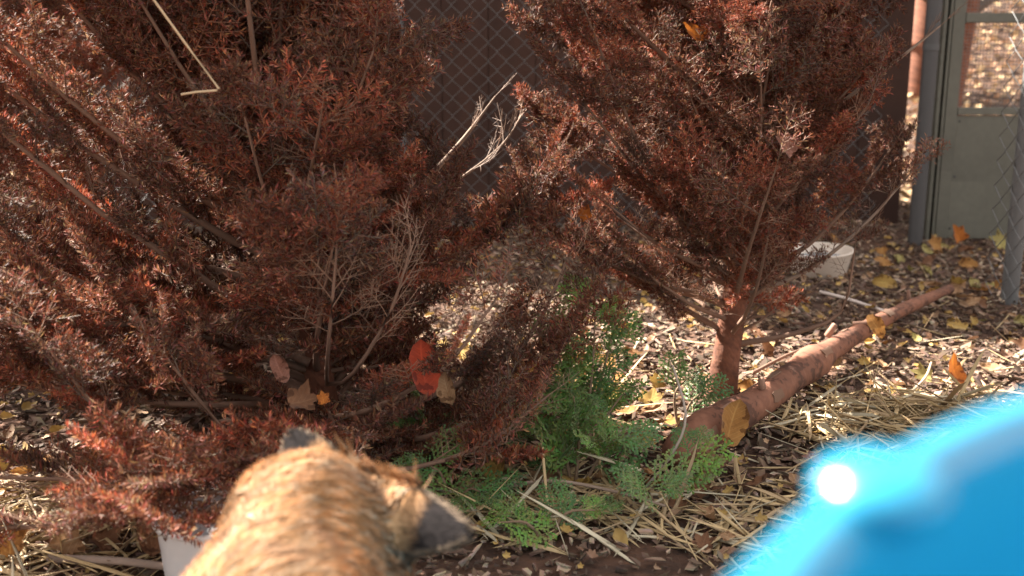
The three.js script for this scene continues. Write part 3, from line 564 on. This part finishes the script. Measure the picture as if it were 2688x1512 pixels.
// ───────────── bowls and tub ─────────────
function lathe(list, seg = 48) { return new THREE.LatheGeometry(list.map(([a, b]) => new THREE.Vector2(a, b)), seg); }
{
  const x = 1.02, z = -3.36, b = thing('feeding_bowl', 'pale beige plastic bowl on the mulch near the screen door', 'bowl', [x, gh(x, z) + 0.006, z]);
  b.rotation.set(0.05, 0, 0.05);
  part('shell', lathe([[0, 0.0], [0.082, 0.0], [0.09, 0.006], [0.108, 0.075], [0.1125, 0.0765], [0.1125, 0.082], [0.106, 0.083], [0.103, 0.079], [0.086, 0.012], [0, 0.010]]), phys({ color: rgb(0.66, 0.56, 0.47), roughness: 0.45, clearcoat: 0.15 }), b);
  part('water', lathe([[0, 0.05], [0.0955, 0.05]]), phys({ color: rgb(0.25, 0.28, 0.3), roughness: 0.08, metalness: 0 }), b);
}
{
  const x = -0.385, z = -1.26, b = thing('white_tub', 'white plastic tub under the large fir beside the fox', 'tub', [x, gh(x, z) + 0.004, z]);
  part('shell', lathe([[0, 0], [0.066, 0], [0.072, 0.005], [0.079, 0.088], [0.0845, 0.09], [0.0855, 0.096], [0.082, 0.099], [0.077, 0.096], [0.069, 0.012], [0, 0.010]]), phys({ color: rgb(0.62, 0.62, 0.63), roughness: 0.4, clearcoat: 0.2 }), b);
  part('water', lathe([[0, 0.084], [0.0757, 0.084]]), phys({ color: rgb(0.5, 0.52, 0.55), roughness: 0.03 }), b);
}
{ // blue drum standing right beside the camera
  const b = thing('blue_drum', 'blurred bright blue plastic drum at the lower right corner', 'drum', [0.276, 0, 0.004]);
  const blue = phys({ color: rgb(0.012, 0.235, 0.40), roughness: 0.3, clearcoat: 0.5, clearcoatRoughness: 0.12 });
  part('body', lathe([[0, 0.0], [0.25, 0.0], [0.272, 0.018], [0.272, 0.18], [0.281, 0.195], [0.272, 0.21], [0.272, 0.38], [0.281, 0.395], [0.272, 0.41], [0.272, 0.55], [0.28, 0.562], [0.286, 0.572], [0.287, 0.584], [0.285, 0.592], [0.2805, 0.596], [0.275, 0.594], [0.2715, 0.588], [0.270, 0.57], [0.268, 0.03], [0, 0.02]], 96), blue, b);
  for (const a of [3.55, 3.86, 4.3]) { const n = part('rim_lug', new THREE.SphereGeometry(0.0125, 24, 16), blue, b); n.position.set(Math.cos(a) * 0.276, 0.594, Math.sin(a) * 0.276); n.scale.set(1, 0.55, 1); }
}

// ───────────── green arborvitae sprigs ─────────────
function frondGeo(seed) {
  const g = new Geo(), rnd = rngOf(seed);
  const grow = (x, y, a, L, lv) => {
    const n = Math.max(2, Math.round(L / 0.006)), c = [0.10, 0.17, 0.036].map((q) => q * (0.7 + 0.6 * rnd())); let px = x, py = y;
    const w = lv === 0 ? 0.0022 : 0.0021;
    for (let k = 0; k < n; k++) {
      a += (rnd() - 0.5) * 0.16; const nx = px + Math.sin(a) * L / n, ny = py + Math.cos(a) * L / n, ex = Math.cos(a) * w, ey = -Math.sin(a) * w;
      const zz = (u, v) => -0.9 * (u * u + v * v * 0.7) + 0.002 * Math.sin(u * 300 + v * 200);
      const k0 = 0.85 + 0.3 * rnd(), cc = c.map((q) => q * k0);
      const A = g.v(px - ex * 0.6, py - ey * 0.6, zz(px, py), cc), B = g.v(px + ex * 0.6, py + ey * 0.6, zz(px, py), cc), m = [(px + nx) / 2, (py + ny) / 2];
      const C = g.v(m[0] + ex * 1.15, m[1] + ey * 1.15, zz(...m) - 0.0006, cc), Dd = g.v(m[0] - ex * 1.15, m[1] - ey * 1.15, zz(...m) - 0.0006, cc), T = g.v(m[0], m[1], zz(...m) + 0.0008, cc), E2 = g.v(nx, ny, zz(nx, ny), cc);
      g.t(A, B, T); g.t(B, C, T); g.t(C, E2, T); g.t(E2, Dd, T); g.t(Dd, A, T);
      if (lv < 2 && k > 0) { const s = k % 2 ? 1 : -1, f = 1 - k / n; if (L * f > 0.006) grow(nx, ny, a + s * (0.7 + 0.2 * rnd()), L * (0.18 + 0.42 * f) * (0.75 + 0.5 * rnd()), lv + 1); }
      px = nx; py = ny;
    }
  };
  grow(0, 0, 0, 0.085, 0); return g.build();
}
const fronds = [1, 2, 3, 4, 5].map((k) => frondGeo(40 + k));
const frondMats = [[1, 1, 1], [1.25, 1.15, 1.0], [0.85, 1.0, 1.12], [1.5, 1.5, 0.9]].map((c) => phys({ color: rgb(...c), vertexColors: true, roughness: 0.6, transmission: 0.3, thickness: 0 }));
function sprig(label, seed, base, stems) {
  const rnd = rngOf(seed), t = thing('arborvitae_sprig', label, 'plant', base, 0, 'green arborvitae sprigs');
  for (const [tip, n, spread] of stems) {
    const end = V(tip[0] - base[0], tip[1] - base[1], tip[2] - base[2]), pts = curvePts([V(0, -0.01, 0), end.clone().multiplyScalar(0.5).add(V((rnd() - 0.5) * 0.03, 0.02, (rnd() - 0.5) * 0.03)), end], 8), g = new Geo();
    g.tube(pts, pts.map((_, k) => lerp(0.0035, 0.001, k / 8)), 6, [0.2, 0.13, 0.08]); part('stem', g.build(), branchMat, t);
    for (let k = 0; k < n * 0.62; k++) {
      const u = 0.25 + 0.75 * Math.min(1, (k + rnd() * 0.6) / (n * 0.62)), i = Math.min(7, Math.floor(u * 8)), p = pts[i].clone().lerp(pts[i + 1], clamp(u * 8 - i, 0, 1)), tan = pts[i + 1].clone().sub(pts[i]).normalize();
      const a = rnd() * 6.28, d = tan.multiplyScalar(0.55).add(V(Math.cos(a) * spread, (rnd() - 0.35) * 0.6, Math.sin(a) * spread)).normalize();
      const f = part('frond', fronds[Math.floor(rnd() * 5)], frondMats[Math.floor(rnd() * 4)], t); f.position.copy(p); f.quaternion.copy(frame(d, V((rnd() - 0.5) * 0.9, 1, 0.3 + rnd() * 0.7))); f.scale.setScalar((0.6 + 0.55 * rnd()) * lerp(1, 0.8, u));
    }
  }
}
sprig('tall green arborvitae sprig in front of the slim fir trunk', 1, [0.12, gh(0.12, -1.70), -1.70], [[[0.07, 0.21, -1.78], 10, 0.7], [[0.15, 0.26, -1.80], 14, 0.7], [[0.19, 0.24, -1.80], 10, 0.7], [[0.10, 0.15, -1.72], 9, 0.9], [[0.02, 0.10, -1.66], 9, 0.9], [[0.19, 0.12, -1.70], 6, 0.9]]);
sprig('low green arborvitae sprig left of the log end', 2, [0.10, gh(0.10, -1.56), -1.56], [[[0.05, 0.10, -1.58], 9, 0.9], [[0.16, 0.10, -1.53], 9, 0.9], [[0.0, 0.08, -1.60], 8, 1], [[0.10, 0.15, -1.60], 10, 0.9]]);
sprig('green arborvitae sprig with feathery tips below the log end', 3, [0.23, gh(0.23, -1.47), -1.47], [[[0.29, 0.10, -1.52], 6, 0.8], [[0.21, 0.06, -1.43], 6, 1]]);
sprig('flat green arborvitae sprig directly beside the fox ear', 4, [-0.10, gh(-0.1, -1.50), -1.50], [[[-0.15, 0.06, -1.54], 6, 1], [[-0.05, 0.04, -1.47], 6, 1]]);
sprig('green arborvitae sprig at the very bottom, below the thin twig', 5, [0.05, gh(0.05, -1.38), -1.38], [[[-0.02, 0.04, -1.36], 5, 1], [[0.12, 0.05, -1.38], 6, 1]]);
sprig('tiny green sprig below the bright red leaf', 6, [-0.17, gh(-0.17, -1.66), -1.66], [[[-0.165, 0.10, -1.67], 4, 0.7], [[-0.175, 0.06, -1.66], 3, 0.8]]);
sprig('narrow green sprig standing at the foot of the slim fir', 7, [0.32, gh(0.32, -1.86), -1.86], [[[0.33, 0.10, -1.86], 3, 0.35], [[0.36, 0.07, -1.87], 3, 0.4]]);

// ───────────── single leaves ─────────────
{
  const L = leafGeos, up = -Math.PI / 2;
  leafAt(L[7], LM.red, 0.078, [-0.131, 0.240, -1.45], [-0.25, 0.35, 0.15], 'large bright red leaf hanging at the lower edge of the large fir');
  leafAt(L[5], LM.tan, 0.05, [-0.10, 0.195, -1.5], [-0.4, -0.4, 0.3], 'pale ribbed tan leaf just below the bright red leaf');
  leafAt(L[0], LM.gold, 0.075, [-0.60, 0.105, -1.42], [-0.5, 0.2, 1.7], 'lobed yellow leaf caught in the low left branches');
  leafAt(L[1], LM.yellow, 0.06, [-0.74, 0.105, -1.42], [-0.9, 0.1, 0.6], 'bright yellow leaf at the left border');
  leafAt(L[3], LM.gold, 0.07, [-0.67, 0.045, -1.27], [-0.9, 0.2, 0.3], 'brown gold curled leaf in the lower left corner');
  leafAt(L[1], LM.tan, 0.075, [-0.60, 0.04, -1.30], [-1.0, 0.5, 2.2], 'pale folded leaf on straw beside the lower left corner leaf');
  leafAt(L[7], LM.brown, 0.06, [-0.47, 0.075, -1.24], [-0.9, 0.3, 0.3], 'crumpled brown leaf left of the white tub');
  leafAt(L[7], LM.pink, 0.042, [-0.33, 0.255, -1.40], [-0.2, 0.5, 0.4], 'small pinkish leaf in the fir above the fox');
  leafAt(L[3], LM.brown, 0.07, [-0.30, 0.215, -1.37], [-1.0, 0.2, -1.2], 'long grey brown curled leaf in the fir just above the fox');
  leafAt(L[3], LM.orange, 0.03, [-0.265, 0.215, -1.38], [-0.5, 0.3, 0.3], 'small orange leaf above the fox ear');
  leafAt(L[2], LM.orange, 0.055, [0.14, 0.395, -1.96], [-0.3, 0.4, 0.5], 'orange leaf caught between the two dead firs');
  leafAt(L[3], LM.pink, 0.065, [0.46, 0.54, -1.72], [-0.5, 0.3, 0.9], 'curled tan leaf stuck on the front of the slim fir');
  leafAt(L[4], LM.orange, 0.055, [0.32, 0.73, -1.85], [-0.6, 0.3, 1.3], 'orange leaf stuck high in the slim fir');
  leafAt(L[2], LM.orange, 0.05, [-0.94, 0.56, -1.85], [-0.5, 0.3, 1.3], 'orange leaf in the fir at the left border');
  leafAt(L[7], LM.gold, 0.085, [0.375, 0.07, -1.68], [-0.65, 0.25, -0.35], 'long golden leaf leaning against the thick end of the log');
  leafAt(L[7], LM.brown, 0.07, [0.33, 0.03, -1.60], [-1.2, 0.25, -1.0], 'brown orange curled leaf under the thick end of the log');
  leafAt(L[5], LM.gold, 0.06, [0.84, 0.09, -2.30], [-0.4, 0.1, 0.5], 'folded gold leaf standing on the thin part of the log');
  leafAt(L[4], LM.orange, 0.065, [0.935, 0.045, -2.09], [-0.6, 0.3, 0.2], 'bright orange leaf standing right of the log');
  leafAt(L[0], LM.olive, 0.07, [0.885, 0.03, -2.11], [-1.0, 0.1, 1.2], 'pale lobed leaf beside the bright orange leaf');
  leafAt(L[6], LM.brown, 0.06, [0.58, 0.05, -2.28], [-0.4, 0.4, 0.6], 'thin rust leaf standing behind the log');
  leafAt(L[5], LM.gold, 0.065, [0.50, 0.02, -2.05], [-1.2, 0.1, 1.5], 'orange tan leaf at the foot of the slim fir trunk');
  leafAt(L[0], LM.yellow, 0.075, [1.15, 0.025, -2.55], [-1.25, 0.1, 1.0], 'flat yellow green lobed leaf beyond the thin end of the log');
  leafAt(L[5], LM.yellow, 0.075, [1.13, 0.04, -3.04], [-0.7, 0.1, 1.4], 'cupped yellow leaf on the litter below the screen door');
  leafAt(L[3], LM.orange, 0.11, [1.66, 0.06, -3.78], [-0.3, 0.3, 0.5], 'big curled orange leaf at the foot of the screen door');
  leafAt(L[1], LM.gold, 0.10, [1.55, 0.045, -3.70], [-0.6, 0.2, 1.5], 'orange gold leaf at the base of the grey gate post');
  leafAt(L[0], LM.olive, 0.12, [1.80, 0.05, -3.72], [-0.7, 0.2, 1.3], 'pale yellow leaf propped under the screen door panel');
  leafAt(L[2], LM.gold, 0.09, [1.26, 0.03, -3.42], [-1.0, 0.2, 0.3], 'orange leaf on the mulch right of the pale bowl');
  leafAt(L[1], LM.yellow, 0.055, [0.30, 0.035, -2.03], [-0.9, 0.3, 0.3], 'bright sunlit leaf at the left of the slim fir trunk');

  // scattered ground leaves
  const rnd = rngOf(4242);
  const zones = [
    ['between the two dead firs', 95, () => [lerp(-0.22, 0.30, rnd()), lerp(-2.45, -1.55, rnd())], ['yellow', 'yellow', 'gold', 'tan', 'tan', 'brown']],
    ['right of the fallen log', 55, () => { const z = lerp(-3.2, -1.95, rnd()); return [lerp(0.5 + (-z - 1.9) * 0.62, 1.5, rnd()), z]; }, ['yellow', 'olive', 'gold', 'tan', 'tan', 'brown']],
    ['behind the slim fir', 45, () => [lerp(0.25, 1.0, rnd()), lerp(-3.9, -2.3, rnd())], ['olive', 'yellow', 'tan', 'brown']],
    ['around the white tub', 38, () => [lerp(-1.0, -0.28, rnd()), lerp(-1.9, -1.17, rnd())], ['tan', 'brown', 'gold', 'brown']],
    ['near the screen door', 28, () => [lerp(1.1, 1.9, rnd()), lerp(-3.85, -3.25, rnd())], ['gold', 'olive', 'tan', 'brown']],
    ['below the fallen log', 30, () => [lerp(0.25, 0.75, rnd()), lerp(-1.65, -1.3, rnd())], ['brown', 'tan', 'gold', 'pink']],
  ];
  const words = { yellow: 'yellow', gold: 'golden', tan: 'tan', brown: 'brown', olive: 'yellow green', pink: 'pinkish' };
  for (const [where, n, at, cols] of zones) for (let k = 0; k < n; k++) {
    const [x, z] = at(), c = cols[Math.floor(rnd() * cols.length)], s = 0.030 + 0.045 * rnd(), gi = Math.floor(rnd() * 8), look = `${s > 0.06 ? 'large ' : s < 0.042 ? 'small ' : ''}${['flat lobed', 'lobed', 'wavy lobed', 'curled lobed', 'cupped oval', 'arched oval', 'narrow', 'tightly curled'][gi]} ${words[c]}`;
    leafAt(L[gi], LM[c], s, [x, gh(x, z) + 0.012 + 0.014 * rnd(), z], [up + (rnd() - 0.4) * 1.3, (rnd() - 0.5) * 0.9, rnd() * 6.28], `${look} leaf on the litter ${where}`, `${look} leaves ${where}`);
  }
}

// ───────────── fox ─────────────
{
  const HC = V(-0.147, 0.285, -0.80), yaw = 0.50, pitch = 0.62, roll = 0.2;
  const f = V(Math.sin(yaw) * Math.cos(pitch), -Math.sin(pitch), -Math.cos(yaw) * Math.cos(pitch));
  const r0 = V(Math.cos(yaw), 0, Math.sin(yaw)), u0 = V(0, 0, 0).crossVectors(r0, f);
  const rt = r0.clone().multiplyScalar(Math.cos(roll)).addScaledVector(u0, -Math.sin(roll)), up = V(0, 0, 0).crossVectors(rt, f);
  const head = (x, y, z) => HC.clone().addScaledVector(rt, x).addScaledVector(up, y).addScaledVector(f, z);
  const smin = (a, b, k) => { const h = Math.max(k - Math.abs(a - b), 0) / k; return Math.min(a, b) - h * h * k * 0.25; };
  const ab = V(0, 0, 0), pa = V(0, 0, 0);
  const cap = (p, a, b, ra, rb) => { ab.copy(b).sub(a); pa.copy(p).sub(a); const h = clamp(pa.dot(ab) / ab.dot(ab), 0, 1); return pa.addScaledVector(ab, -h).length() - lerp(ra, rb, h); };
  const B = []; const bone = (a, b, ra, rb, k = 0.035) => B.push([a, b, ra, rb, k]);
  const nape = head(0, -0.005, -0.045), sh = V(-0.178, 0.240, -0.50), rib = V(-0.215, 0.262, -0.26), hip = V(-0.265, 0.285, 0.02);
  bone(nape, V(-0.168, 0.25, -0.64), 0.054, 0.074, 0.05); bone(V(-0.168, 0.25, -0.64), sh, 0.074, 0.088, 0.05); bone(sh, rib, 0.088, 0.086, 0.05); bone(rib, hip, 0.08, 0.076, 0.05);
  bone(V(-0.165, 0.215, -0.52), V(-0.2, 0.225, -0.36), 0.06, 0.07, 0.05);
  for (const s of [-1, 1]) {
    const o = (x, y, z) => V(x + s * 0.052, y, z);
    bone(o(-0.16, 0.24, -0.49), o(-0.165, 0.17, -0.43), 0.045, 0.032); bone(o(-0.165, 0.17, -0.43), o(-0.16, 0.085, -0.47), 0.026, 0.017, 0.02); bone(o(-0.16, 0.085, -0.47), o(-0.155, 0.024, -0.48), 0.017, 0.017, 0.015); bone(o(-0.155, 0.018, -0.48), o(-0.15, 0.014, -0.515), 0.019, 0.015, 0.015);
    bone(o(-0.262, 0.29, 0.01), o(-0.245, 0.19, -0.05), 0.058, 0.038); bone(o(-0.245, 0.19, -0.05), o(-0.275, 0.105, 0.055), 0.032, 0.018, 0.02); bone(o(-0.275, 0.105, 0.055), o(-0.268, 0.024, 0.03), 0.016, 0.016, 0.015); bone(o(-0.268, 0.018, 0.03), o(-0.262, 0.014, -0.005), 0.019, 0.015, 0.015);
  }
  bone(V(-0.275, 0.30, 0.07), V(-0.31, 0.22, 0.22), 0.03, 0.055); bone(V(-0.31, 0.22, 0.22), V(-0.345, 0.12, 0.38), 0.055, 0.058); bone(V(-0.345, 0.12, 0.38), V(-0.37, 0.07, 0.50), 0.055, 0.018);
  const q = V(0, 0, 0), EAR = {};
  for (const s of [-1, 1]) { // outer ear leaf: base, axis, width direction, face normal, in head coordinates
    const base = V(s * 0.046, 0.036, -0.008), tip = s > 0 ? V(0.121, 0.052, -0.014) : V(-0.090, 0.060, -0.006), ax = tip.clone().sub(base), Ln = ax.length(); ax.normalize();
    const nrm = s > 0 ? V(0.34, 0.10, -0.93) : V(-0.10, 0.36, -0.9); nrm.addScaledVector(ax, -nrm.dot(ax)).normalize();
    EAR[s] = { base, ax, Ln, nrm, wd: V(0, 0, 0).crossVectors(ax, nrm) };
  }
  const earD = (s, x, y, z) => {
    const e = EAR[s], dx = x - e.base.x, dy = y - e.base.y, dz = z - e.base.z, a = dx * e.ax.x + dy * e.ax.y + dz * e.ax.z, w = dx * e.wd.x + dy * e.wd.y + dz * e.wd.z, n = dx * e.nrm.x + dy * e.nrm.y + dz * e.nrm.z;
    const t = clamp(a / e.Ln, 0, 1), W = 0.031 * Math.pow(1 - t, 0.62) + 0.002, nn = n + 14 * w * w * (1 - 0.4 * t) - 0.004;
    return Math.max(Math.abs(w) - W, Math.abs(nn) - lerp(0.0062, 0.0028, t), a - e.Ln, -a - 0.03) * 0.8;
  };
  const headD = (p) => {
    q.copy(p).sub(HC); const x = q.dot(rt), y = q.dot(up), z = q.dot(f);
    let d = (Math.hypot(x / 0.056, y / 0.047, z / 0.064) - 1) * 0.047;
    const sn = (ax, ay, az, bx, by, bz, ra, rb) => { const vx = bx - ax, vy = by - ay, vz = bz - az, h = clamp(((x - ax) * vx + (y - ay) * vy + (z - az) * vz) / (vx * vx + vy * vy + vz * vz), 0, 1); return Math.hypot(x - ax - vx * h, y - ay - vy * h, z - az - vz * h) - lerp(ra, rb, h); };
    d = smin(d, sn(0, -0.012, 0.045, 0, -0.027, 0.135, 0.034, 0.0125), 0.03);
    for (const s of [-1, 1]) { d = smin(d, Math.hypot(x - s * 0.040, y + 0.024, z - 0.012) - 0.034, 0.03); d = smin(d, Math.hypot(x - s * 0.024, y - 0.014, z - 0.052) - 0.012, 0.012); d = smin(d, earD(s, x, y, z), 0.014); }
    return d;
  };
  const boneD = (p) => { let d = 9; for (const [a, b, ra, rb, k] of B) d = smin(d, cap(p, a, b, ra, rb), k); return d; };
  const full = (p) => smin(headD(p), boneD(p), 0.04);
  const mesh = (fn, c, half, res) => {
    const mc = new MarchingCubes(res, new THREE.MeshStandardMaterial(), false, false, 400000); mc.isolation = 0; mc.reset();
    const p = V(0, 0, 0), h = res / 2;
    for (let k = 0; k < res; k++) for (let j = 0; j < res; j++) for (let i = 0; i < res; i++) { p.set(c.x + (i - h) / h * half, c.y + (j - h) / h * half, c.z + (k - h) / h * half); mc.field[i + j * res + k * res * res] = -fn(p); }
    mc.update();
    const n = mc.count ?? mc.geometry.drawRange.count, a = new Float32Array(n * 3);
    for (let k = 0; k < n; k++) { a[k * 3] = c.x + mc.positionArray[k * 3] * half; a[k * 3 + 1] = c.y + mc.positionArray[k * 3 + 1] * half; a[k * 3 + 2] = c.z + mc.positionArray[k * 3 + 2] * half; }
    let g = new THREE.BufferGeometry(); g.setAttribute('position', new THREE.BufferAttribute(a, 3)); g = mergeVertices(g, 1e-5);
    const keep = [], ix = g.index.array, P = g.attributes.position, m = V(0, 0, 0), m2 = V(0, 0, 0);   // drop the flat faces where the two grids are cut
    for (let k = 0; k < ix.length; k += 3) { m.fromBufferAttribute(P, ix[k]).add(m2.fromBufferAttribute(P, ix[k + 1])).add(m2.fromBufferAttribute(P, ix[k + 2])).multiplyScalar(1 / 3); if (full(m) > -0.004) keep.push(ix[k], ix[k + 1], ix[k + 2]); }
    g.setIndex(keep); return g;
  };
  const cHead = V(-0.15, 0.23, -0.73), inHead = (p) => Math.max(Math.abs(p.x - cHead.x), Math.abs(p.y - cHead.y), Math.abs(p.z - cHead.z)) - 0.275;
  const gh1 = mesh((p) => Math.max(full(p), inHead(p) + 0.001), cHead, 0.285, 156);
  const cb = V(-0.24, 0.24, -0.02), gb = mesh((p) => Math.max(full(p), -inHead(p) - 0.026), cb, 0.58, 108);
  const geo = mergeGeometries([gh1, gb]);
  // colours that belong to the coat
  const pos = geo.attributes.position, nor = [], col = [], p = V(0, 0, 0), e = 0.0015;
  const coat = (P) => {
    q.copy(P).sub(HC); const x = q.dot(rt), y = q.dot(up), z = q.dot(f), s = x > 0 ? 1 : -1, E = EAR[s];
    const dx = x - E.base.x, dy = y - E.base.y, dz = z - E.base.z, a = dx * E.ax.x + dy * E.ax.y + dz * E.ax.z, w = dx * E.wd.x + dy * E.wd.y + dz * E.wd.z, n = dx * E.nrm.x + dy * E.nrm.y + dz * E.nrm.z + 14 * w * w;
    const nz = fbm(P.x * 60 + 3, P.z * 60 + P.y * 40, 3);
    if (a > 0.010 && Math.abs(n) < 0.018 && Math.abs(w) < 0.036) { const t = clamp((a - 0.010 - 0.012 * (nz - 0.5)) / 0.018, 0, 1), edge = Math.abs(w) > 0.031 * Math.pow(1 - clamp(a / E.Ln, 0, 1), 0.62) - 0.0012; if (n < -0.001) return [0.5, 0.42, 0.32]; return edge ? [0.15, 0.11, 0.08] : [lerp(0.5, 0.022, t), lerp(0.28, 0.018, t), lerp(0.14, 0.018, t)]; }
    if (y < -0.035 && z > -0.02 && z < 0.2) return [0.7, 0.62, 0.5];
    if (P.y < 0.13 && P.z < 0.1) return [0.03, 0.025, 0.022];
    if (P.z > 0.42) return [0.7, 0.65, 0.58];
    const g = clamp((nz - 0.42) * 2.2, 0, 1), k = 0.85 + 0.3 * nz;
    return [lerp(0.57, 0.49, g) * k, lerp(0.305, 0.295, g) * k, lerp(0.14, 0.19, g) * k];
  };
  for (let k = 0; k < pos.count; k++) {
    p.fromBufferAttribute(pos, k); const at = (a, b, c) => full(V(p.x + a, p.y + b, p.z + c));
    const n = V(at(e, 0, 0) - at(-e, 0, 0), at(0, e, 0) - at(0, -e, 0), at(0, 0, e) - at(0, 0, -e)).normalize(); nor.push(n.x, n.y, n.z); col.push(...coat(p));
  }
  geo.setAttribute('normal', new THREE.Float32BufferAttribute(nor, 3)); geo.setAttribute('color', new THREE.Float32BufferAttribute(col, 3));
  const fox = thing('fox', 'red fox seen from behind, head down with dark backed ears spread', 'fox', [-0.2, 0, -0.4]);
  const O = fox.position; geo.translate(-O.x, -O.y, -O.z);
  part('body', geo, phys({ vertexColors: true, roughness: 1, specularIntensity: 0.15 }), fox);
  for (const s of [-1, 1]) { const c = head(s * 0.026, 0.02, 0.060).sub(O), m = part('eye', new THREE.SphereGeometry(0.0075, 16, 12), phys({ color: rgb(0.12, 0.05, 0.01), roughness: 0.1, clearcoat: 1 }), fox); m.position.copy(c).addScaledVector(rt, s * 0.006); }
  { const m = part('nose', new THREE.SphereGeometry(0.0095, 16, 12), std({ color: rgb(0.01, 0.01, 0.01), roughness: 0.35 }), fox); m.position.copy(head(0, -0.022, 0.147).sub(O)); m.scale.set(1.1, 0.8, 0.8); }
  // fur
  const rnd = rngOf(2024), hg = new Geo();
  { const W = 0.5, rows = [[0, 0, 1], [0.4, 0.04, 0.8], [0.75, 0.16, 0.5], [1, 0.34, 0.06]].map(([y, z, w]) => [hg.v(-W * w, y, z, [1, 1, 1]), hg.v(W * w, y, z, [1, 1, 1])]); for (let k = 0; k < 3; k++) { hg.t(rows[k][0], rows[k][1], rows[k + 1][0]); hg.t(rows[k][1], rows[k + 1][1], rows[k + 1][0]); } }
  const ix = geo.index.array, P = geo.attributes.position.array, cum = []; let tot = 0; const A = V(0, 0, 0), Bv = V(0, 0, 0), C = V(0, 0, 0), nn = V(0, 0, 0);
  for (let k = 0; k < ix.length; k += 3) {
    A.fromArray(P, ix[k] * 3); Bv.fromArray(P, ix[k + 1] * 3); C.fromArray(P, ix[k + 2] * 3); const ar = Bv.clone().sub(A).cross(C.clone().sub(A)).length(), zz = A.z + O.z;
    tot += ar * (zz < -0.45 ? 7 : 1.5); cum.push(tot);
  }
  const list = [], body = hip.clone().sub(sh).normalize();
  for (let k = 0; k < 120000; k++) {
    const tgt = rnd() * tot; let lo = 0, hi = cum.length - 1; while (lo < hi) { const m = (lo + hi) >> 1; if (cum[m] < tgt) lo = m + 1; else hi = m; }
    const i0 = ix[lo * 3], i1 = ix[lo * 3 + 1], i2 = ix[lo * 3 + 2]; let u = rnd(), v = rnd(); if (u + v > 1) { u = 1 - u; v = 1 - v; }
    A.fromArray(P, i0 * 3); Bv.fromArray(P, i1 * 3); C.fromArray(P, i2 * 3); const pt = A.clone().multiplyScalar(1 - u - v).addScaledVector(Bv, u).addScaledVector(C, v);
    nn.fromArray(nor, i0 * 3); const w = pt.clone().add(O); q.copy(w).sub(HC); const hx = q.dot(rt), hy = q.dot(up), hz = q.dot(f);
    const sE = hx > 0 ? 1 : -1, E = EAR[sE], ea = (hx - E.base.x) * E.ax.x + (hy - E.base.y) * E.ax.y + (hz - E.base.z) * E.ax.z, onEar = ea > 0.012 && earD(sE, hx, hy, hz) < 0.004;
    const back = f.clone().negate().lerp(body, clamp((w.z + 0.74) / 0.2, 0, 1)); if (w.y < 0.2) back.set(0, -1, 0); if (w.z > 0.1) back.set(-0.2, -0.5, 0.8);
    const flow = onEar ? rt.clone().multiplyScalar(E.ax.x).addScaledVector(up, E.ax.y).addScaledVector(f, E.ax.z) : back; flow.add(V((rnd() - 0.5) * 0.5, (rnd() - 0.5) * 0.5, (rnd() - 0.5) * 0.5)); flow.addScaledVector(nn, -flow.dot(nn)).normalize();
    const d = flow.multiplyScalar(0.86).addScaledVector(nn, onEar ? 0.18 : 0.5).normalize();
    const face = hz > 0.02, blend = clamp((w.z + 0.78) / 0.16, 0, 1), len = onEar ? 0.006 + 0.004 * rnd() : face ? 0.007 + 0.004 * rnd() : w.y < 0.15 ? 0.008 : lerp(0.016, 0.024, blend) + 0.014 * rnd();
    const t = rnd(), c = coat(w), br = (0.4 + 0.95 * rnd()) * (0.5 + 1.0 * fbm(w.x * 70 + w.y * 25 + 9, w.z * 9 + 4, 2)), gz = !onEar && t < 0.12 ? [0.14, 0.085, 0.05] : !onEar && t > 0.86 ? [0.62, 0.5, 0.36] : c;
    list.push({ p: pt, q: frame(d, nn.clone().negate()), s: V(0.001 + 0.0005 * rnd(), len, len), c: rgb(gz[0] * br, gz[1] * br, gz[2] * br) });
  }
  copiesOf('fur', hg.build(), phys({ vertexColors: true, roughness: 0.9, transmission: 0.25, thickness: 0, specularIntensity: 0.15 }), list, fox);
}

renderer.render(scene, camera);
